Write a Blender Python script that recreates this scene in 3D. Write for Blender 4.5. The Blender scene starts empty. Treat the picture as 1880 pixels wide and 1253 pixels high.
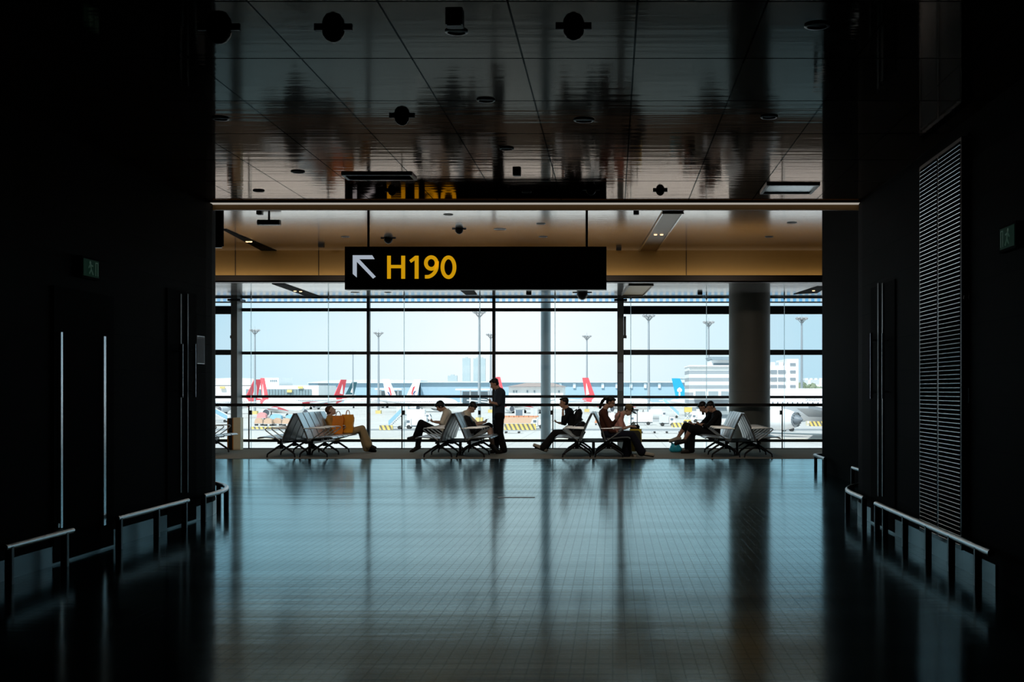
import bpy, math, random
from mathutils import Vector, Matrix, Quaternion
random.seed(7)
S = bpy.context.scene
COL = S.collection
R = math.radians
F = 2400.0           # focal length in px of the 1880 px wide frame
VX, VY = 1125.0, 717.0   # vanishing point of the hall axis
EYE = 1.47
GZ = -6.5            # apron level

def W(px, py, y):    # photo pixel seen at depth y -> world point
    return Vector(((px - VX) * y / F, y, EYE - (py - VY) * y / F))
def WX(px, y): return (px - VX) * y / F
def WZ(py, y): return EYE - (py - VY) * y / F
def G(px, py):       # pixel on the apron
    y = F * (EYE - GZ) / (py - VY)
    return Vector(((px - VX) * y / F, y, GZ))

# ------------------------------------------------------------------ mesh builder
class MB:
    def __init__(s): s.v = []; s.f = []
    def add(s, vs, fs):
        o = len(s.v); s.v += [tuple(x) for x in vs]; s.f += [tuple(i + o for i in f) for f in fs]; return s
    def box(s, x0, x1, y0, y1, z0, z1):
        if x0 > x1: x0, x1 = x1, x0
        if y0 > y1: y0, y1 = y1, y0
        if z0 > z1: z0, z1 = z1, z0
        vs = [(x0,y0,z0),(x1,y0,z0),(x1,y1,z0),(x0,y1,z0),(x0,y0,z1),(x1,y0,z1),(x1,y1,z1),(x0,y1,z1)]
        return s.add(vs, [(0,3,2,1),(4,5,6,7),(0,1,5,4),(1,2,6,5),(2,3,7,6),(3,0,4,7)])
    def cbox(s, c, d, m=None):
        o = MB().box(-d[0]/2, d[0]/2, -d[1]/2, d[1]/2, -d[2]/2, d[2]/2)
        m = m or Matrix.Identity(3)
        return s.add([Vector(c) + m @ Vector(p) for p in o.v], o.f)
    def rbox(s, c, d, r, m=None, n=3):      # box with rounded vertical edges
        pts = []
        hx, hy = d[0]/2 - r, d[1]/2 - r
        for cx, cy, a0 in ((hx,hy,0),(-hx,hy,90),(-hx,-hy,180),(hx,-hy,270)):
            for k in range(n+1):
                a = R(a0 + 90*k/n); pts.append((cx + r*math.cos(a), cy + r*math.sin(a)))
        N = len(pts); m = m or Matrix.Identity(3)
        vs = [Vector(c) + m @ Vector((x, y, -d[2]/2)) for x, y in pts] + [Vector(c) + m @ Vector((x, y, d[2]/2)) for x, y in pts]
        return s.add(vs, [tuple(range(N))[::-1], tuple(range(N, 2*N))] + [(i, (i+1)%N, N+(i+1)%N, N+i) for i in range(N)])
    def tube(s, path, r, n=8, r1=None):
        path = [Vector(p) for p in path]; N = len(path); rings = []
        up = None
        for i, p in enumerate(path):
            t = (path[min(i+1,N-1)] - path[max(i-1,0)])
            if t.length < 1e-9: t = Vector((0,0,1))
            t.normalize()
            if up is None: up = t.orthogonal().normalized()
            else:
                up = up - t*up.dot(t)
                up = up.normalized() if up.length > 1e-6 else t.orthogonal().normalized()
            b = t.cross(up)
            rr = r if r1 is None else r + (r1 - r)*i/(N-1)
            rings.append([p + (up*math.cos(2*math.pi*k/n) + b*math.sin(2*math.pi*k/n))*rr for k in range(n)])
        vs = [q for ring in rings for q in ring]; fs = []
        for i in range(N-1):
            for k in range(n):
                fs.append((i*n+k, i*n+(k+1)%n, (i+1)*n+(k+1)%n, (i+1)*n+k))
        fs.append(tuple(range(n))[::-1]); fs.append(tuple((N-1)*n+k for k in range(n)))
        return s.add(vs, fs)
    def sweep(s, path, pr, lat):           # rectangular strip: path points, half thickness pr, lateral vector lat
        pass
    def lathe(s, prof, c=(0,0,0), ax=Vector((0,0,1)), n=20, off=None):   # prof: (t along axis, radius)
        ax = Vector(ax).normalized(); u = ax.orthogonal().normalized(); w = ax.cross(u); c = Vector(c)
        vs = []
        for i, (t, r) in enumerate(prof):
            o = Vector(off[i]) if off else Vector((0,0,0))
            for k in range(n):
                a = 2*math.pi*k/n; vs.append(c + o + ax*t + (u*math.cos(a) + w*math.sin(a))*max(r,1e-4))
        N = len(prof); fs = []
        for i in range(N-1):
            for k in range(n): fs.append((i*n+k, i*n+(k+1)%n, (i+1)*n+(k+1)%n, (i+1)*n+k))
        fs.append(tuple(range(n))[::-1]); fs.append(tuple((N-1)*n+k for k in range(n)))
        return s.add(vs, fs)
    def cyl(s, p0, p1, r0, r1=None, n=12):
        p0, p1 = Vector(p0), Vector(p1); d = p1 - p0
        return s.lathe([(0, r0), (d.length, r0 if r1 is None else r1)], p0, d, n)
    def prism(s, poly, o, u, w, th):       # 2-D polygon in plane (o,u,w), extruded th along u x w
        o, u, w = Vector(o), Vector(u), Vector(w); nn = u.cross(w).normalized()*th; N = len(poly)
        vs = [o + u*a + w*b for a, b in poly] + [o + u*a + w*b + nn for a, b in poly]
        return s.add(vs, [tuple(range(N))[::-1], tuple(range(N, 2*N))] + [(i, (i+1)%N, N+(i+1)%N, N+i) for i in range(N)])
    def ell(s, c, rad, m=None, n=14, k=9):
        m = m or Matrix.Identity(3); c = Vector(c); vs = [c + m @ Vector((0,0,rad[2]))]
        for i in range(1, k):
            th = math.pi*i/k
            for j in range(n):
                ph = 2*math.pi*j/n
                vs.append(c + m @ Vector((rad[0]*math.sin(th)*math.cos(ph), rad[1]*math.sin(th)*math.sin(ph), rad[2]*math.cos(th))))
        vs.append(c + m @ Vector((0,0,-rad[2]))); L = len(vs)-1
        fs = [(0, 1+j, 1+(j+1)%n) for j in range(n)]
        for i in range(k-2):
            for j in range(n):
                a = 1+i*n; fs.append((a+j, a+n+j, a+n+(j+1)%n, a+(j+1)%n))
        a = 1+(k-2)*n
        fs += [(a+j, L, a+(j+1)%n) for j in range(n)]
        return s.add(vs, fs)
    def cap(s, p0, p1, r0, r1=None):       # closed round cone (capsule)
        r1 = r0 if r1 is None else r1; p0, p1 = Vector(p0), Vector(p1)
        s.ell(p0, (r0,)*3, n=10, k=7); s.ell(p1, (r1,)*3, n=10, k=7)
        if (p1-p0).length > 1e-4: s.cyl(p0, p1, r0, r1, n=10)
        return s
    def shift(s, d):
        d = Vector(d); s.v = [tuple(Vector(p) + d) for p in s.v]; return s
    def xf(s, m): s.v = [tuple(m @ Vector(p)) for p in s.v]; return s
    def mesh(s, name, mat, smooth=False):
        me = bpy.data.meshes.new(name); me.from_pydata(s.v, [], s.f); me.update()
        if mat: me.materials.append(mat)
        if smooth:
            for p in me.polygons: p.use_smooth = True
            try: me.set_sharp_from_angle(angle=R(38))
            except Exception: pass
        return me
    def build(s, name, mat, parent=None, smooth=False):
        o = bpy.data.objects.new(name, s.mesh(name, mat, smooth)); COL.objects.link(o)
        if parent: o.parent = parent
        return o

def thing(name, label, cat, loc=(0,0,0), rz=0.0, group=None):
    o = bpy.data.objects.new(name, None); COL.objects.link(o); o.empty_display_size = .2
    o.location = loc; o.rotation_euler = (0,0,rz); o['label'] = label; o['category'] = cat
    if group: o['group'] = group
    return o
def tag(o, label, cat, group=None, kind=None):
    o['label'] = label; o['category'] = cat
    if group: o['group'] = group
    if kind: o['kind'] = kind
    return o
def struct(name, mb, mat, smooth=False, parent=None):
    o = mb.build(name, mat, parent, smooth)
    if not parent: o['kind'] = 'structure'
    return o
def dup(o, parent=None):
    c = o.copy(); COL.objects.link(c)
    if parent: c.parent = parent
    for ch in o.children: dup(ch, c)
    return c
def remesh(mb, name, mat, parent, voxel=.009, it=4):
    t = mb.build('tmp', None); m = t.modifiers.new('r', 'REMESH'); m.mode = 'VOXEL'; m.voxel_size = voxel
    k = t.modifiers.new('s', 'SMOOTH'); k.iterations = it; k.factor = .5
    dg = bpy.context.evaluated_depsgraph_get(); me = bpy.data.meshes.new_from_object(t.evaluated_get(dg))
    bpy.data.objects.remove(t); me.name = name; me.materials.clear(); me.materials.append(mat)
    for p in me.polygons: p.use_smooth = True
    o = bpy.data.objects.new(name, me); COL.objects.link(o); o.parent = parent
    return o

# ------------------------------------------------------------------ materials
def mat(name, col, rough=.5, metal=0.0, spec=.5, vary=.06, scale=8.0, emit=None, es=1.0, bump=0.0):
    m = bpy.data.materials.new(name); m.use_nodes = True; n = m.node_tree.nodes; l = m.node_tree.links
    b = n['Principled BSDF']; b.inputs['Roughness'].default_value = rough; b.inputs['Metallic'].default_value = metal
    b.inputs['Specular IOR Level'].default_value = spec
    tc = n.new('ShaderNodeTexCoord'); nz = n.new('ShaderNodeTexNoise'); nz.inputs['Scale'].default_value = scale
    nz.inputs['Detail'].default_value = 2
    l.new(tc.outputs['Object'], nz.inputs['Vector'])
    mr = n.new('ShaderNodeMapRange'); mr.inputs['To Min'].default_value = 1-vary*1.5; mr.inputs['To Max'].default_value = 1+vary*1.5
    l.new(nz.outputs['Fac'], mr.inputs['Value'])
    mx = n.new('ShaderNodeVectorMath'); mx.operation = 'SCALE'; mx.inputs[0].default_value = col[:3]
    l.new(mr.outputs[0], mx.inputs['Scale']); l.new(mx.outputs[0], b.inputs['Base Color'])
    if emit:
        b.inputs['Emission Color'].default_value = (*emit, 1); b.inputs['Emission Strength'].default_value = es
    if bump:
        bp = n.new('ShaderNodeBump'); bp.inputs['Strength'].default_value = bump; bp.inputs['Distance'].default_value = .01
        l.new(nz.outputs['Fac'], bp.inputs['Height']); l.new(bp.outputs[0], b.inputs['Normal'])
    return m
def nmath(m, op, a, b=None, c=None):
    n = m.node_tree.nodes.new('ShaderNodeMath'); n.operation = op
    for i, x in enumerate((a, b, c)):
        if x is None: continue
        if isinstance(x, (int, float)): n.inputs[i].default_value = x
        else: m.node_tree.links.new(x, n.inputs[i])
    return n.outputs[0]
def coords(m):
    n = m.node_tree.nodes; tc = n.new('ShaderNodeTexCoord'); sp = n.new('ShaderNodeSeparateXYZ')
    m.node_tree.links.new(tc.outputs['Object'], sp.inputs[0]); return tc, sp
def near_line(m, v, off, pitch, w):       # 1 on joints of a given pitch
    t = nmath(m, 'FRACT', nmath(m, 'DIVIDE', nmath(m, 'SUBTRACT', v, off - 1000*pitch), pitch))
    d = nmath(m, 'MINIMUM', t, nmath(m, 'SUBTRACT', 1.0, t))
    return nmath(m, 'LESS_THAN', d, w/pitch/2)
def mixcol(m, fac, a, b):
    n = m.node_tree.nodes.new('ShaderNodeMix'); n.data_type = 'RGBA'; l = m.node_tree.links
    if isinstance(fac, (int, float)): n.inputs[0].default_value = fac
    else: l.new(fac, n.inputs[0])
    for i, x in ((6, a), (7, b)):
        if isinstance(x, (tuple, list)): n.inputs[i].default_value = (*x[:3], 1)
        else: l.new(x, n.inputs[i])
    return n.outputs[2]

def ceiling_mat(name, col, rough, jx, px, jy, py, linecol, bump=.02, metal=1.0):
    """glossy metal ceiling panels with joints; tiny ripples smear the mirror image"""
    m = mat(name, col, rough, metal, vary=.0); n = m.node_tree.nodes; l = m.node_tree.links; b = n['Principled BSDF']
    tc, sp = coords(m)
    ln = near_line(m, sp.outputs['X'], jx, px, .012); lt = near_line(m, sp.outputs['Y'], jy, py, .02)
    base = b.inputs['Base Color'].links[0].from_socket
    c = mixcol(m, ln, base, linecol); c = mixcol(m, lt, c, (.01,.01,.01)); l.new(c, b.inputs['Base Color'])
    mp = n.new('ShaderNodeMapping'); mp.inputs['Scale'].default_value = (.35, 5.0, 1); l.new(tc.outputs['Object'], mp.inputs['Vector'])
    nz = n.new('ShaderNodeTexNoise'); nz.inputs['Scale'].default_value = 1.6; nz.inputs['Detail'].default_value = 3
    l.new(mp.outputs[0], nz.inputs['Vector'])
    bp = n.new('ShaderNodeBump'); bp.inputs['Strength'].default_value = 1.0; bp.inputs['Distance'].default_value = bump
    l.new(nz.outputs['Fac'], bp.inputs['Height']); l.new(bp.outputs[0], b.inputs['Normal'])
    return m

M = {}
M['ceil_near'] = ceiling_mat('near ceiling', (.88,.67,.57), .05, .14, .735, 8.66, 1.27, (.16,.15,.14), .0011)
def lacquer(m, ior):
    n = m.node_tree.nodes; l = m.node_tree.links; b = n['Principled BSDF']
    g = n.new('ShaderNodeBsdfGlossy'); g.inputs['Roughness'].default_value = b.inputs['Roughness'].default_value
    l.new(b.inputs['Base Color'].links[0].from_socket, g.inputs['Color']); l.new(b.inputs['Normal'].links[0].from_socket, g.inputs['Normal'])
    d = n.new('ShaderNodeBsdfDiffuse'); d.inputs[0].default_value = (.02,.019,.018,1)
    f = n.new('ShaderNodeFresnel'); f.inputs['IOR'].default_value = ior; x = n.new('ShaderNodeMixShader')
    l.new(f.outputs[0], x.inputs[0]); l.new(d.outputs[0], x.inputs[1]); l.new(g.outputs[0], x.inputs[2]); l.new(x.outputs[0], n['Material Output'].inputs[0])
lacquer(M['ceil_near'], 1.5)
M['ceil_far'] = ceiling_mat('raised ceiling', (.70,.62,.57), .14, .3, 1.1, 23.0, 1.6, (.8,.76,.73), .0009, .6)
M['ceil_win'] = ceiling_mat('window ceiling', (.82,.77,.74), .14, .3, 1.1, 23.0, 1.6, (.85,.8,.78), .0006, .75)
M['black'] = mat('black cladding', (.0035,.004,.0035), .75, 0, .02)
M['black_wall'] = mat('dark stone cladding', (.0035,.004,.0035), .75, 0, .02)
M['blackplastic'] = mat('black plastic', (.012,.012,.013), .4)
M['darkmetal'] = mat('dark metal', (.02,.021,.024), .38, .5)
M['frame'] = mat('window frame black', (.008,.009,.012), .45, 0, .3)
M['post'] = mat('post grey', (.12,.118,.11), .5)
M['chrome'] = mat('brushed steel', (.62,.66,.68), .22, 1.0)
M['chrome_dim'] = mat('dull steel', (.30,.29,.28), .35, 1.0)
M['rail'] = mat('rail steel', (.55,.60,.62), .28, 1.0)
M['plinth'] = mat('plinth steel', (.10,.115,.12), .3, 1.0)
M['gold'] = mat('golden panel', (.40,.26,.10), .45, .25, .3, .03)
M['gold_dark'] = mat('bronze trim', (.11,.06,.02), .4, .6)
M['gold_glow'] = mat('bronze edge with painted glow', (.11,.06,.02), .4, .6, emit=(.030,.017,.006), es=.35)  # bronze trim again, with a faint glow painted in as light
M['gold_lip'] = mat('dark bronze', (.03,.02,.012), .4, .4)
M['grey_trim'] = mat('steel trim', (.5,.5,.5), .2, 1.0)
M['glow_trim'] = mat('steel edge with painted glow', (.5,.5,.5), .3, .5, emit=(.45,.42,.37), es=.8)  # emission paints a bright line on the strip, no lamp there
M['concrete'] = mat('column concrete', (.17,.162,.14), .55, 0, .3, .12, 1.5)
M['whitecol'] = mat('white column', (.50,.57,.60), .5)
M['paper'] = mat('paper notice', (.25,.25,.27), .6)  # also colours the painted reflection on the window post
M['cream'] = mat('cream panel', (.95,.84,.58), .5)
M['orange_edge'] = mat('orange edge', (.55,.22,.02), .5)
M['sign_black'] = mat('sign black', (.006,.006,.009), .3, 0, .3)
M['amber'] = mat('sign amber', (.3,.15,.01), .4, emit=(.66,.335,.004), es=.85)
M['arrow'] = mat('sign arrow', (.3,.33,.36), .4, emit=(.42,.48,.56), es=.85)
M['green'] = mat('exit green', (.004,.03,.02), .6, 0, .05, emit=(.012,.05,.03), es=.15)
M['greenpale'] = mat('exit pictogram', (.1,.2,.15), .5, emit=(.06,.12,.09), es=.2)
M['spot'] = mat('warm lamp', (.8,.6,.4), .4, emit=(1,.62,.30), es=2.5)
M['lens'] = mat('lamp lens', (.16,.13,.11), .3)

# glass: faint reflection, otherwise clear
def glass_mat(name, tint=(1,1,1), refl=.05):
    m = bpy.data.materials.new(name); m.use_nodes = True; n = m.node_tree.nodes; l = m.node_tree.links; n.clear()
    o = n.new('ShaderNodeOutputMaterial'); mx = n.new('ShaderNodeMixShader'); t = n.new('ShaderNodeBsdfTransparent'); g = n.new('ShaderNodeBsdfGlossy')
    t.inputs[0].default_value = (*tint, 1); g.inputs['Roughness'].default_value = .02; g.inputs[0].default_value = (.9,.95,1,1)
    mx.inputs[0].default_value = refl
    l.new(t.outputs[0], mx.inputs[1]); l.new(g.outputs[0], mx.inputs[2]); l.new(mx.outputs[0], o.inputs[0]); return m
M['glass'] = glass_mat('window glass', (.97,.99,1.0), .03)
M['glass_side'] = glass_mat('side window glass', (.92,.94,.96), .03)
def fin_mat():
    m = bpy.data.materials.new('pale glass fin'); m.use_nodes = True; n = m.node_tree.nodes; l = m.node_tree.links; n.clear()
    o = n.new('ShaderNodeOutputMaterial'); a = n.new('ShaderNodeBsdfTransparent'); b = n.new('ShaderNodeBsdfTranslucent'); c = n.new('ShaderNodeMixShader')
    a.inputs[0].default_value = (.8,.86,.88,1); b.inputs[0].default_value = (.9,.95,.95,1); c.inputs[0].default_value = .35
    l.new(a.outputs[0], c.inputs[1]); l.new(b.outputs[0], c.inputs[2]); l.new(c.outputs[0], o.inputs[0]); return m
M['fin'] = fin_mat()
M['glass_bal'] = glass_mat('balustrade glass', (.95,.965,.965), .03)

# floor: polished dark tiles, blue-green sheen
def floor_mat():
    m = bpy.data.materials.new('polished floor tiles'); m.use_nodes = True; n = m.node_tree.nodes; l = m.node_tree.links
    b = n['Principled BSDF']; tc, sp = coords(m)
    lx = near_line(m, sp.outputs['X'], 0, .075, .007); ly = near_line(m, sp.outputs['Y'], 0, .13, .014)
    ln = nmath(m, 'MAXIMUM', lx, ly)
    b.inputs['Base Color'].default_value = (.012,.018,.02,1)
    nz = n.new('ShaderNodeTexNoise'); nz.inputs['Scale'].default_value = 1.0; nz.inputs['Detail'].default_value = 4
    mp = n.new('ShaderNodeMapping'); mp.inputs['Scale'].default_value = (.22, 1.8, 1); l.new(tc.outputs['Object'], mp.inputs['Vector']); l.new(mp.outputs[0], nz.inputs['Vector'])
    h = nmath(m, 'ADD', nz.outputs['Fac'], nmath(m, 'MULTIPLY', ln, -.05))
    bp = n.new('ShaderNodeBump'); bp.inputs['Strength'].default_value = .5; bp.inputs['Distance'].default_value = .006
    l.new(h, bp.inputs['Height'])
    g = n.new('ShaderNodeBsdfGlossy'); l.new(bp.outputs[0], g.inputs['Normal'])
    rg = nmath(m, 'ADD', .09, nmath(m, 'MULTIPLY', nz.outputs['Fac'], .07)); l.new(rg, g.inputs['Roughness'])
    gc = mixcol(m, ln, (.62,.83,.88), (.49,.66,.70))
    br = n.new('ShaderNodeVectorMath'); br.operation = 'SCALE'; l.new(gc, br.inputs[0])
    l.new(nmath(m, 'ADD', .72, nmath(m, 'MULTIPLY', nz.outputs['Fac'], .56)), br.inputs['Scale']); l.new(br.outputs[0], g.inputs['Color'])
    fr = n.new('ShaderNodeFresnel'); fr.inputs['IOR'].default_value = 1.8
    mx = n.new('ShaderNodeMixShader'); l.new(fr.outputs[0], mx.inputs[0])
    df = n.new('ShaderNodeBsdfDiffuse'); df.inputs[0].default_value = (.012,.02,.022,1)
    l.new(df.outputs[0], mx.inputs[1]); l.new(g.outputs[0], mx.inputs[2])
    l.new(mx.outputs[0], n['Material Output'].inputs[0]); n.remove(b)
    return m
M['floor'] = floor_mat()
M['carpet'] = mat('carpet', (.26,.235,.19), .9, 0, .1, .15, 40)

def brick_mat(name, c, line, pz=.33, py=.62):
    m = mat(name, c, .7, 0, .03); n = m.node_tree.nodes; l = m.node_tree.links; b = n['Principled BSDF']
    tc, sp = coords(m); lz = near_line(m, sp.outputs['Z'], .02, pz, .012)
    base = b.inputs['Base Color'].links[0].from_socket; l.new(mixcol(m, lz, base, line), b.inputs['Base Color'])
    bp = n.new('ShaderNodeBump'); bp.invert = True; bp.inputs['Strength'].default_value = .6; bp.inputs['Distance'].default_value = .01
    l.new(lz, bp.inputs['Height']); l.new(bp.outputs[0], b.inputs['Normal']); return m
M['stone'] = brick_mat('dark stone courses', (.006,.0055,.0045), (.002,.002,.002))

# ------------------------------------------------------------------ room shell
HN, HA, HB = EYE+2.2, EYE+3.21, EYE+2.465      # ceiling heights: near, raised, window zone
YE, YF, YW, YB = 15.25, 30.0, 34.4, 32.8       # near ceiling end, fascia, window wall, balustrade
XL, XR = -4.70, 2.88
def arcwall(x, sgn, y0, r, n=14):
    return [(x + sgn*r*(1-math.cos(R(90*k/n))), y0 + r*math.sin(R(90*k/n))) for k in range(n+1)]
def wall_from(path, z0, z1, th):                # path of (x,y); thickness on the left-hand side
    mb = MB(); N = len(path)
    nrm = []
    for i in range(N):
        a = Vector(path[max(i-1,0)]); b = Vector(path[min(i+1,N-1)]); t = (b-a).normalized(); nrm.append(Vector((-t.y, t.x)))
    for i in range(N-1):
        p, q = Vector(path[i]), Vector(path[i+1]); pp, qq = p + nrm[i]*th, q + nrm[i+1]*th
        vs = [(p.x,p.y,z0),(q.x,q.y,z0),(q.x,q.y,z1),(p.x,p.y,z1),(pp.x,pp.y,z0),(qq.x,qq.y,z0),(qq.x,qq.y,z1),(pp.x,pp.y,z1)]
        mb.add(vs, [(0,1,2,3),(5,4,7,6),(3,2,6,7),(1,0,4,5)] + ([(0,3,7,4)] if i == 0 else []) + ([(1,5,6,2)] if i == N-2 else []))
    return mb
struct('floor', MB().box(-15.2, 10.2, -4.2, 28.0, -.4, 0), M['floor'])
struct('floor', MB().box(-15.2, 10.2, 28.0, YB+.06, -.4, 0.0), M['carpet'])
struct('trim_1', MB().box(-15, 10, 27.97, 28.0, 0, .004), M['blackplastic'])
struct('floor', MB().box(-15.2, 10.2, YB+.06, YW+.3, -4.2, -4.0), M['carpet'])
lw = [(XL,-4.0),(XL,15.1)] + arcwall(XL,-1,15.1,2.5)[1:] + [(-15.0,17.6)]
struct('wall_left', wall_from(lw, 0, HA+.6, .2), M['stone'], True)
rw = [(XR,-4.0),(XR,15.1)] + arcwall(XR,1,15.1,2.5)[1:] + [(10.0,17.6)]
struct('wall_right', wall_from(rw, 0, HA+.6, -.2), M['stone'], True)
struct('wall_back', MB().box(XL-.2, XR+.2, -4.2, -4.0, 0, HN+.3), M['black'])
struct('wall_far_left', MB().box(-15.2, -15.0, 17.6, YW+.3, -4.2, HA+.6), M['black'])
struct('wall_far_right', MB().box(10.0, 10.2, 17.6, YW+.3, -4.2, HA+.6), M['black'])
blk = MB(); bx0, by0, by1, br = 3.79, 18.3, 24.0, .35
pts = [(10.0,by0)] + [(bx0+br-br*math.sin(R(a)), by0+br-br*math.cos(R(a))) for a in range(0,91,15)] + [(bx0+br-br*math.cos(R(a)), by1-br+br*math.sin(R(a))) for a in range(0,91,15)] + [(10.0,by1)]
blk.prism(pts[::-1], (0,0,0), (1,0,0), (0,1,0), HA+.6)
struct('wall_core', blk, M['black_wall'])
struct('ceiling', MB().box(XL-.2, XR+.2, -4.2, YE-.06, HN, HN+.25), M['ceil_near'])
struct('ceiling', MB().box(-15.2, 10.2, YE+.1, YF, HA, HA+.25), M['ceil_far'])
struct('ceiling', MB().box(-15.2, 10.2, YF-.0, YW+.3, HB, HB+.25), M['ceil_win'])
struct('roof', MB().box(-16, 11, -5, YW+.7, HA+.6, HA+.9), M['black'])
struct('wall_bulkhead', MB().box(-15.2, 10.2, YE-.06, YE+.12, HN+.25, HA+.6), M['black'])
struct('wall_parapet', MB().box(-15.2, 10.2, YW-.02, YW+.3, HB+.02, HA+.7), M['frame'])
struct('wall_lower', MB().box(-15.2, 10.2, YW-.05, YW+.25, GZ, -.40), M['post'])
# near ceiling edge: black box for the dark gap, steel and bronze strips given glow
zg = lambda py, y: EYE + (VY-py)*y/F
struct('trim_2', MB().box(XL-.1, XR+.1, YE-.06, YE, zg(371,YE-.06), HN+.25), M['black'])
struct('trim_3', MB().box(XL-.1, XR+.1, YE, YE+.20, zg(371.5,YE), HN+.25), M['glow_trim'])
struct('trim_4', MB().box(XL-.1, XR+.1, YE+.20, YE+.26, zg(385.5,YE+.2), HN+.25), M['gold_glow'])
# golden fascia with a cove lip
struct('trim_5', MB().box(-15.0, 10.0, YF-.02, YF+.1, HB, HA), M['gold'])
fl_ = struct('trim_6', MB().box(-15.0, 10.0, YF-.32, YF-.26, HB-.005, HB+.15).box(-15.0,10.0,YF-.32,YF-.02,HB-.005,HB+.02), M['gold_lip'])
for px in (432, 585, 1260):
    x = WX(px, YF-.03); struct('trim_7', MB().box(x-.008, x+.008, YF-.03, YF-.02, HB+.02, HA), M['gold_lip'])
# window head with dotted frit
def frit_mat():
    m = bpy.data.materials.new('frit strip'); m.use_nodes = True; n = m.node_tree.nodes; l = m.node_tree.links; n.clear()
    o = n.new('ShaderNodeOutputMaterial'); tr = n.new('ShaderNodeBsdfTransparent'); df = n.new('ShaderNodeBsdfTranslucent'); mx = n.new('ShaderNodeMixShader')
    tc, sp = coords(m); d = near_line(m, sp.outputs['X'], 0, .16, .085)
    df.inputs[0].default_value = (.85,.88,.9,1)
    nz = n.new('ShaderNodeTexNoise'); nz.inputs['Scale'].default_value = .25; l.new(tc.outputs['Object'], nz.inputs['Vector'])
    l.new(mixcol(m, d, (.95,.95,.95), mixcol(m, nz.outputs['Fac'], (.82,.84,.95), (.40,.76,.97))), tr.inputs[0])
    mx.inputs[0].default_value = .12
    l.new(tr.outputs[0], mx.inputs[1]); l.new(df.outputs[0], mx.inputs[2]); l.new(mx.outputs[0], o.inputs[0]); return m
struct('trim_8', MB().box(-15, 10, YW+.10, YW+.11, WZ(554.5, YW), WZ(548.5, YW)), frit_mat())
struct('trim_9', MB().box(-15, 10, YW-.05, YW+.15, WZ(548.5, YW), HB+.02), M['grey_trim'])

# ------------------------------------------------------------------ window wall
edges = [-15.0] + [WX(p, YW) for p in (438, 677, 907, 1139, 1376, 1612)] + [10.0]
sd = YW/F
for i in range(7):
    x0, x1 = edges[i], edges[i+1]; mid = i in (1,2,3)
    w = bpy.data.objects.new('window_%d' % (i+1), None); COL.objects.link(w); w.location = (x0, YW, 0); w['kind'] = 'structure'
    def wp(mb, name, m, **k): return mb.shift((-x0, -YW, 0)).build(name, m, w, **k)
    wp(MB().box(x0, x1, YW+.08, YW+.095, -.40, WZ(548, YW)), 'pane', M['glass'] if 1 <= i <= 4 else M['glass_side'])
    rows = [(555,2),(569,6),(648.5,5.5),(728.5,5)] if mid else [(555,2),(569.5,15),(647.3,9.5),(729.5,5)]
    for py, h in rows:
        z = WZ(py, YW); hh = h*sd/2; wp(MB().box(x0, x1, YW, YW+.12, z-hh, z+hh), 'transom', M['frame'])
    wp(MB().box(x0, x1, YW-.02, YW+.14, -.40, -.28), 'sill', M['frame'])
    if i > 0:
        big = i in (1, 4); hw = 5.7*sd if big else 2.6*sd
        o = wp(MB().box(x0-hw, x0+hw, YW-.42 if big else YW-.1, YW+.06, -.4, WZ(545,YW)), 'mullion', M['post'] if big else M['frame'])
        if big:
            wp(MB().box(x0-hw-.08, x0+hw+.09, YW-.45, YW+.05, WZ(553,YW-.4), WZ(549,YW-.4)), 'post_cap', M['frame'])
            sgn = -1 if i == 1 else 1
            a = x0 + sgn*(hw+.035)
            wp(MB().box(a-.03, a+.03, YW-.2, YW-.12, WZ(618,YW), WZ(582,YW)).box(a-.045,a+.045,YW-.22,YW-.1,WZ(622,YW),WZ(617,YW)), 'actuator', M['blackplastic'])
wx4 = WX(1139, YW-.45)  # thin pale sheets paint a reflection on the window post
o = MB().box(wx4-.07, wx4+.07, YW-.455, YW-.45, WZ(718,YW-.45), WZ(686,YW-.45)).box(wx4-.07, wx4+.07, YW-.455, YW-.45, WZ(705,YW-.45)+.3, WZ(686,YW-.45)+.28).build('post_reflection', M['paper'])
tag(o, 'pale rectangular patch painting a reflection on the grey steel window post behind the seated couple', 'notice')

# exterior slim white column, interior thick concrete column
c = MB(); cx = WX(1002, 36.2); c.cyl((cx,36.2,GZ),(cx,36.2,6.5),.137,n=24)
tag(c.build('slim_column', M['whitecol'], smooth=True), 'slim pale round column just outside the glass, left of the person wearing a backpack', 'column')
c = thing('concrete_column', 'thick round grey concrete column standing at the window on the right', 'column', (WX(1376, 33.55), 33.55, -4.0))
MB().cyl((0,0,0),(0,0,HB+4.0),.527,n=48).build('shaft', M['concrete'], c, True)
MB().cyl((0,0,WZ(720,33)+4.0),(0,0,WZ(720,33)+4.012),.5285,n=48).build('joint_band', M['post'], c, True)

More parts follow.
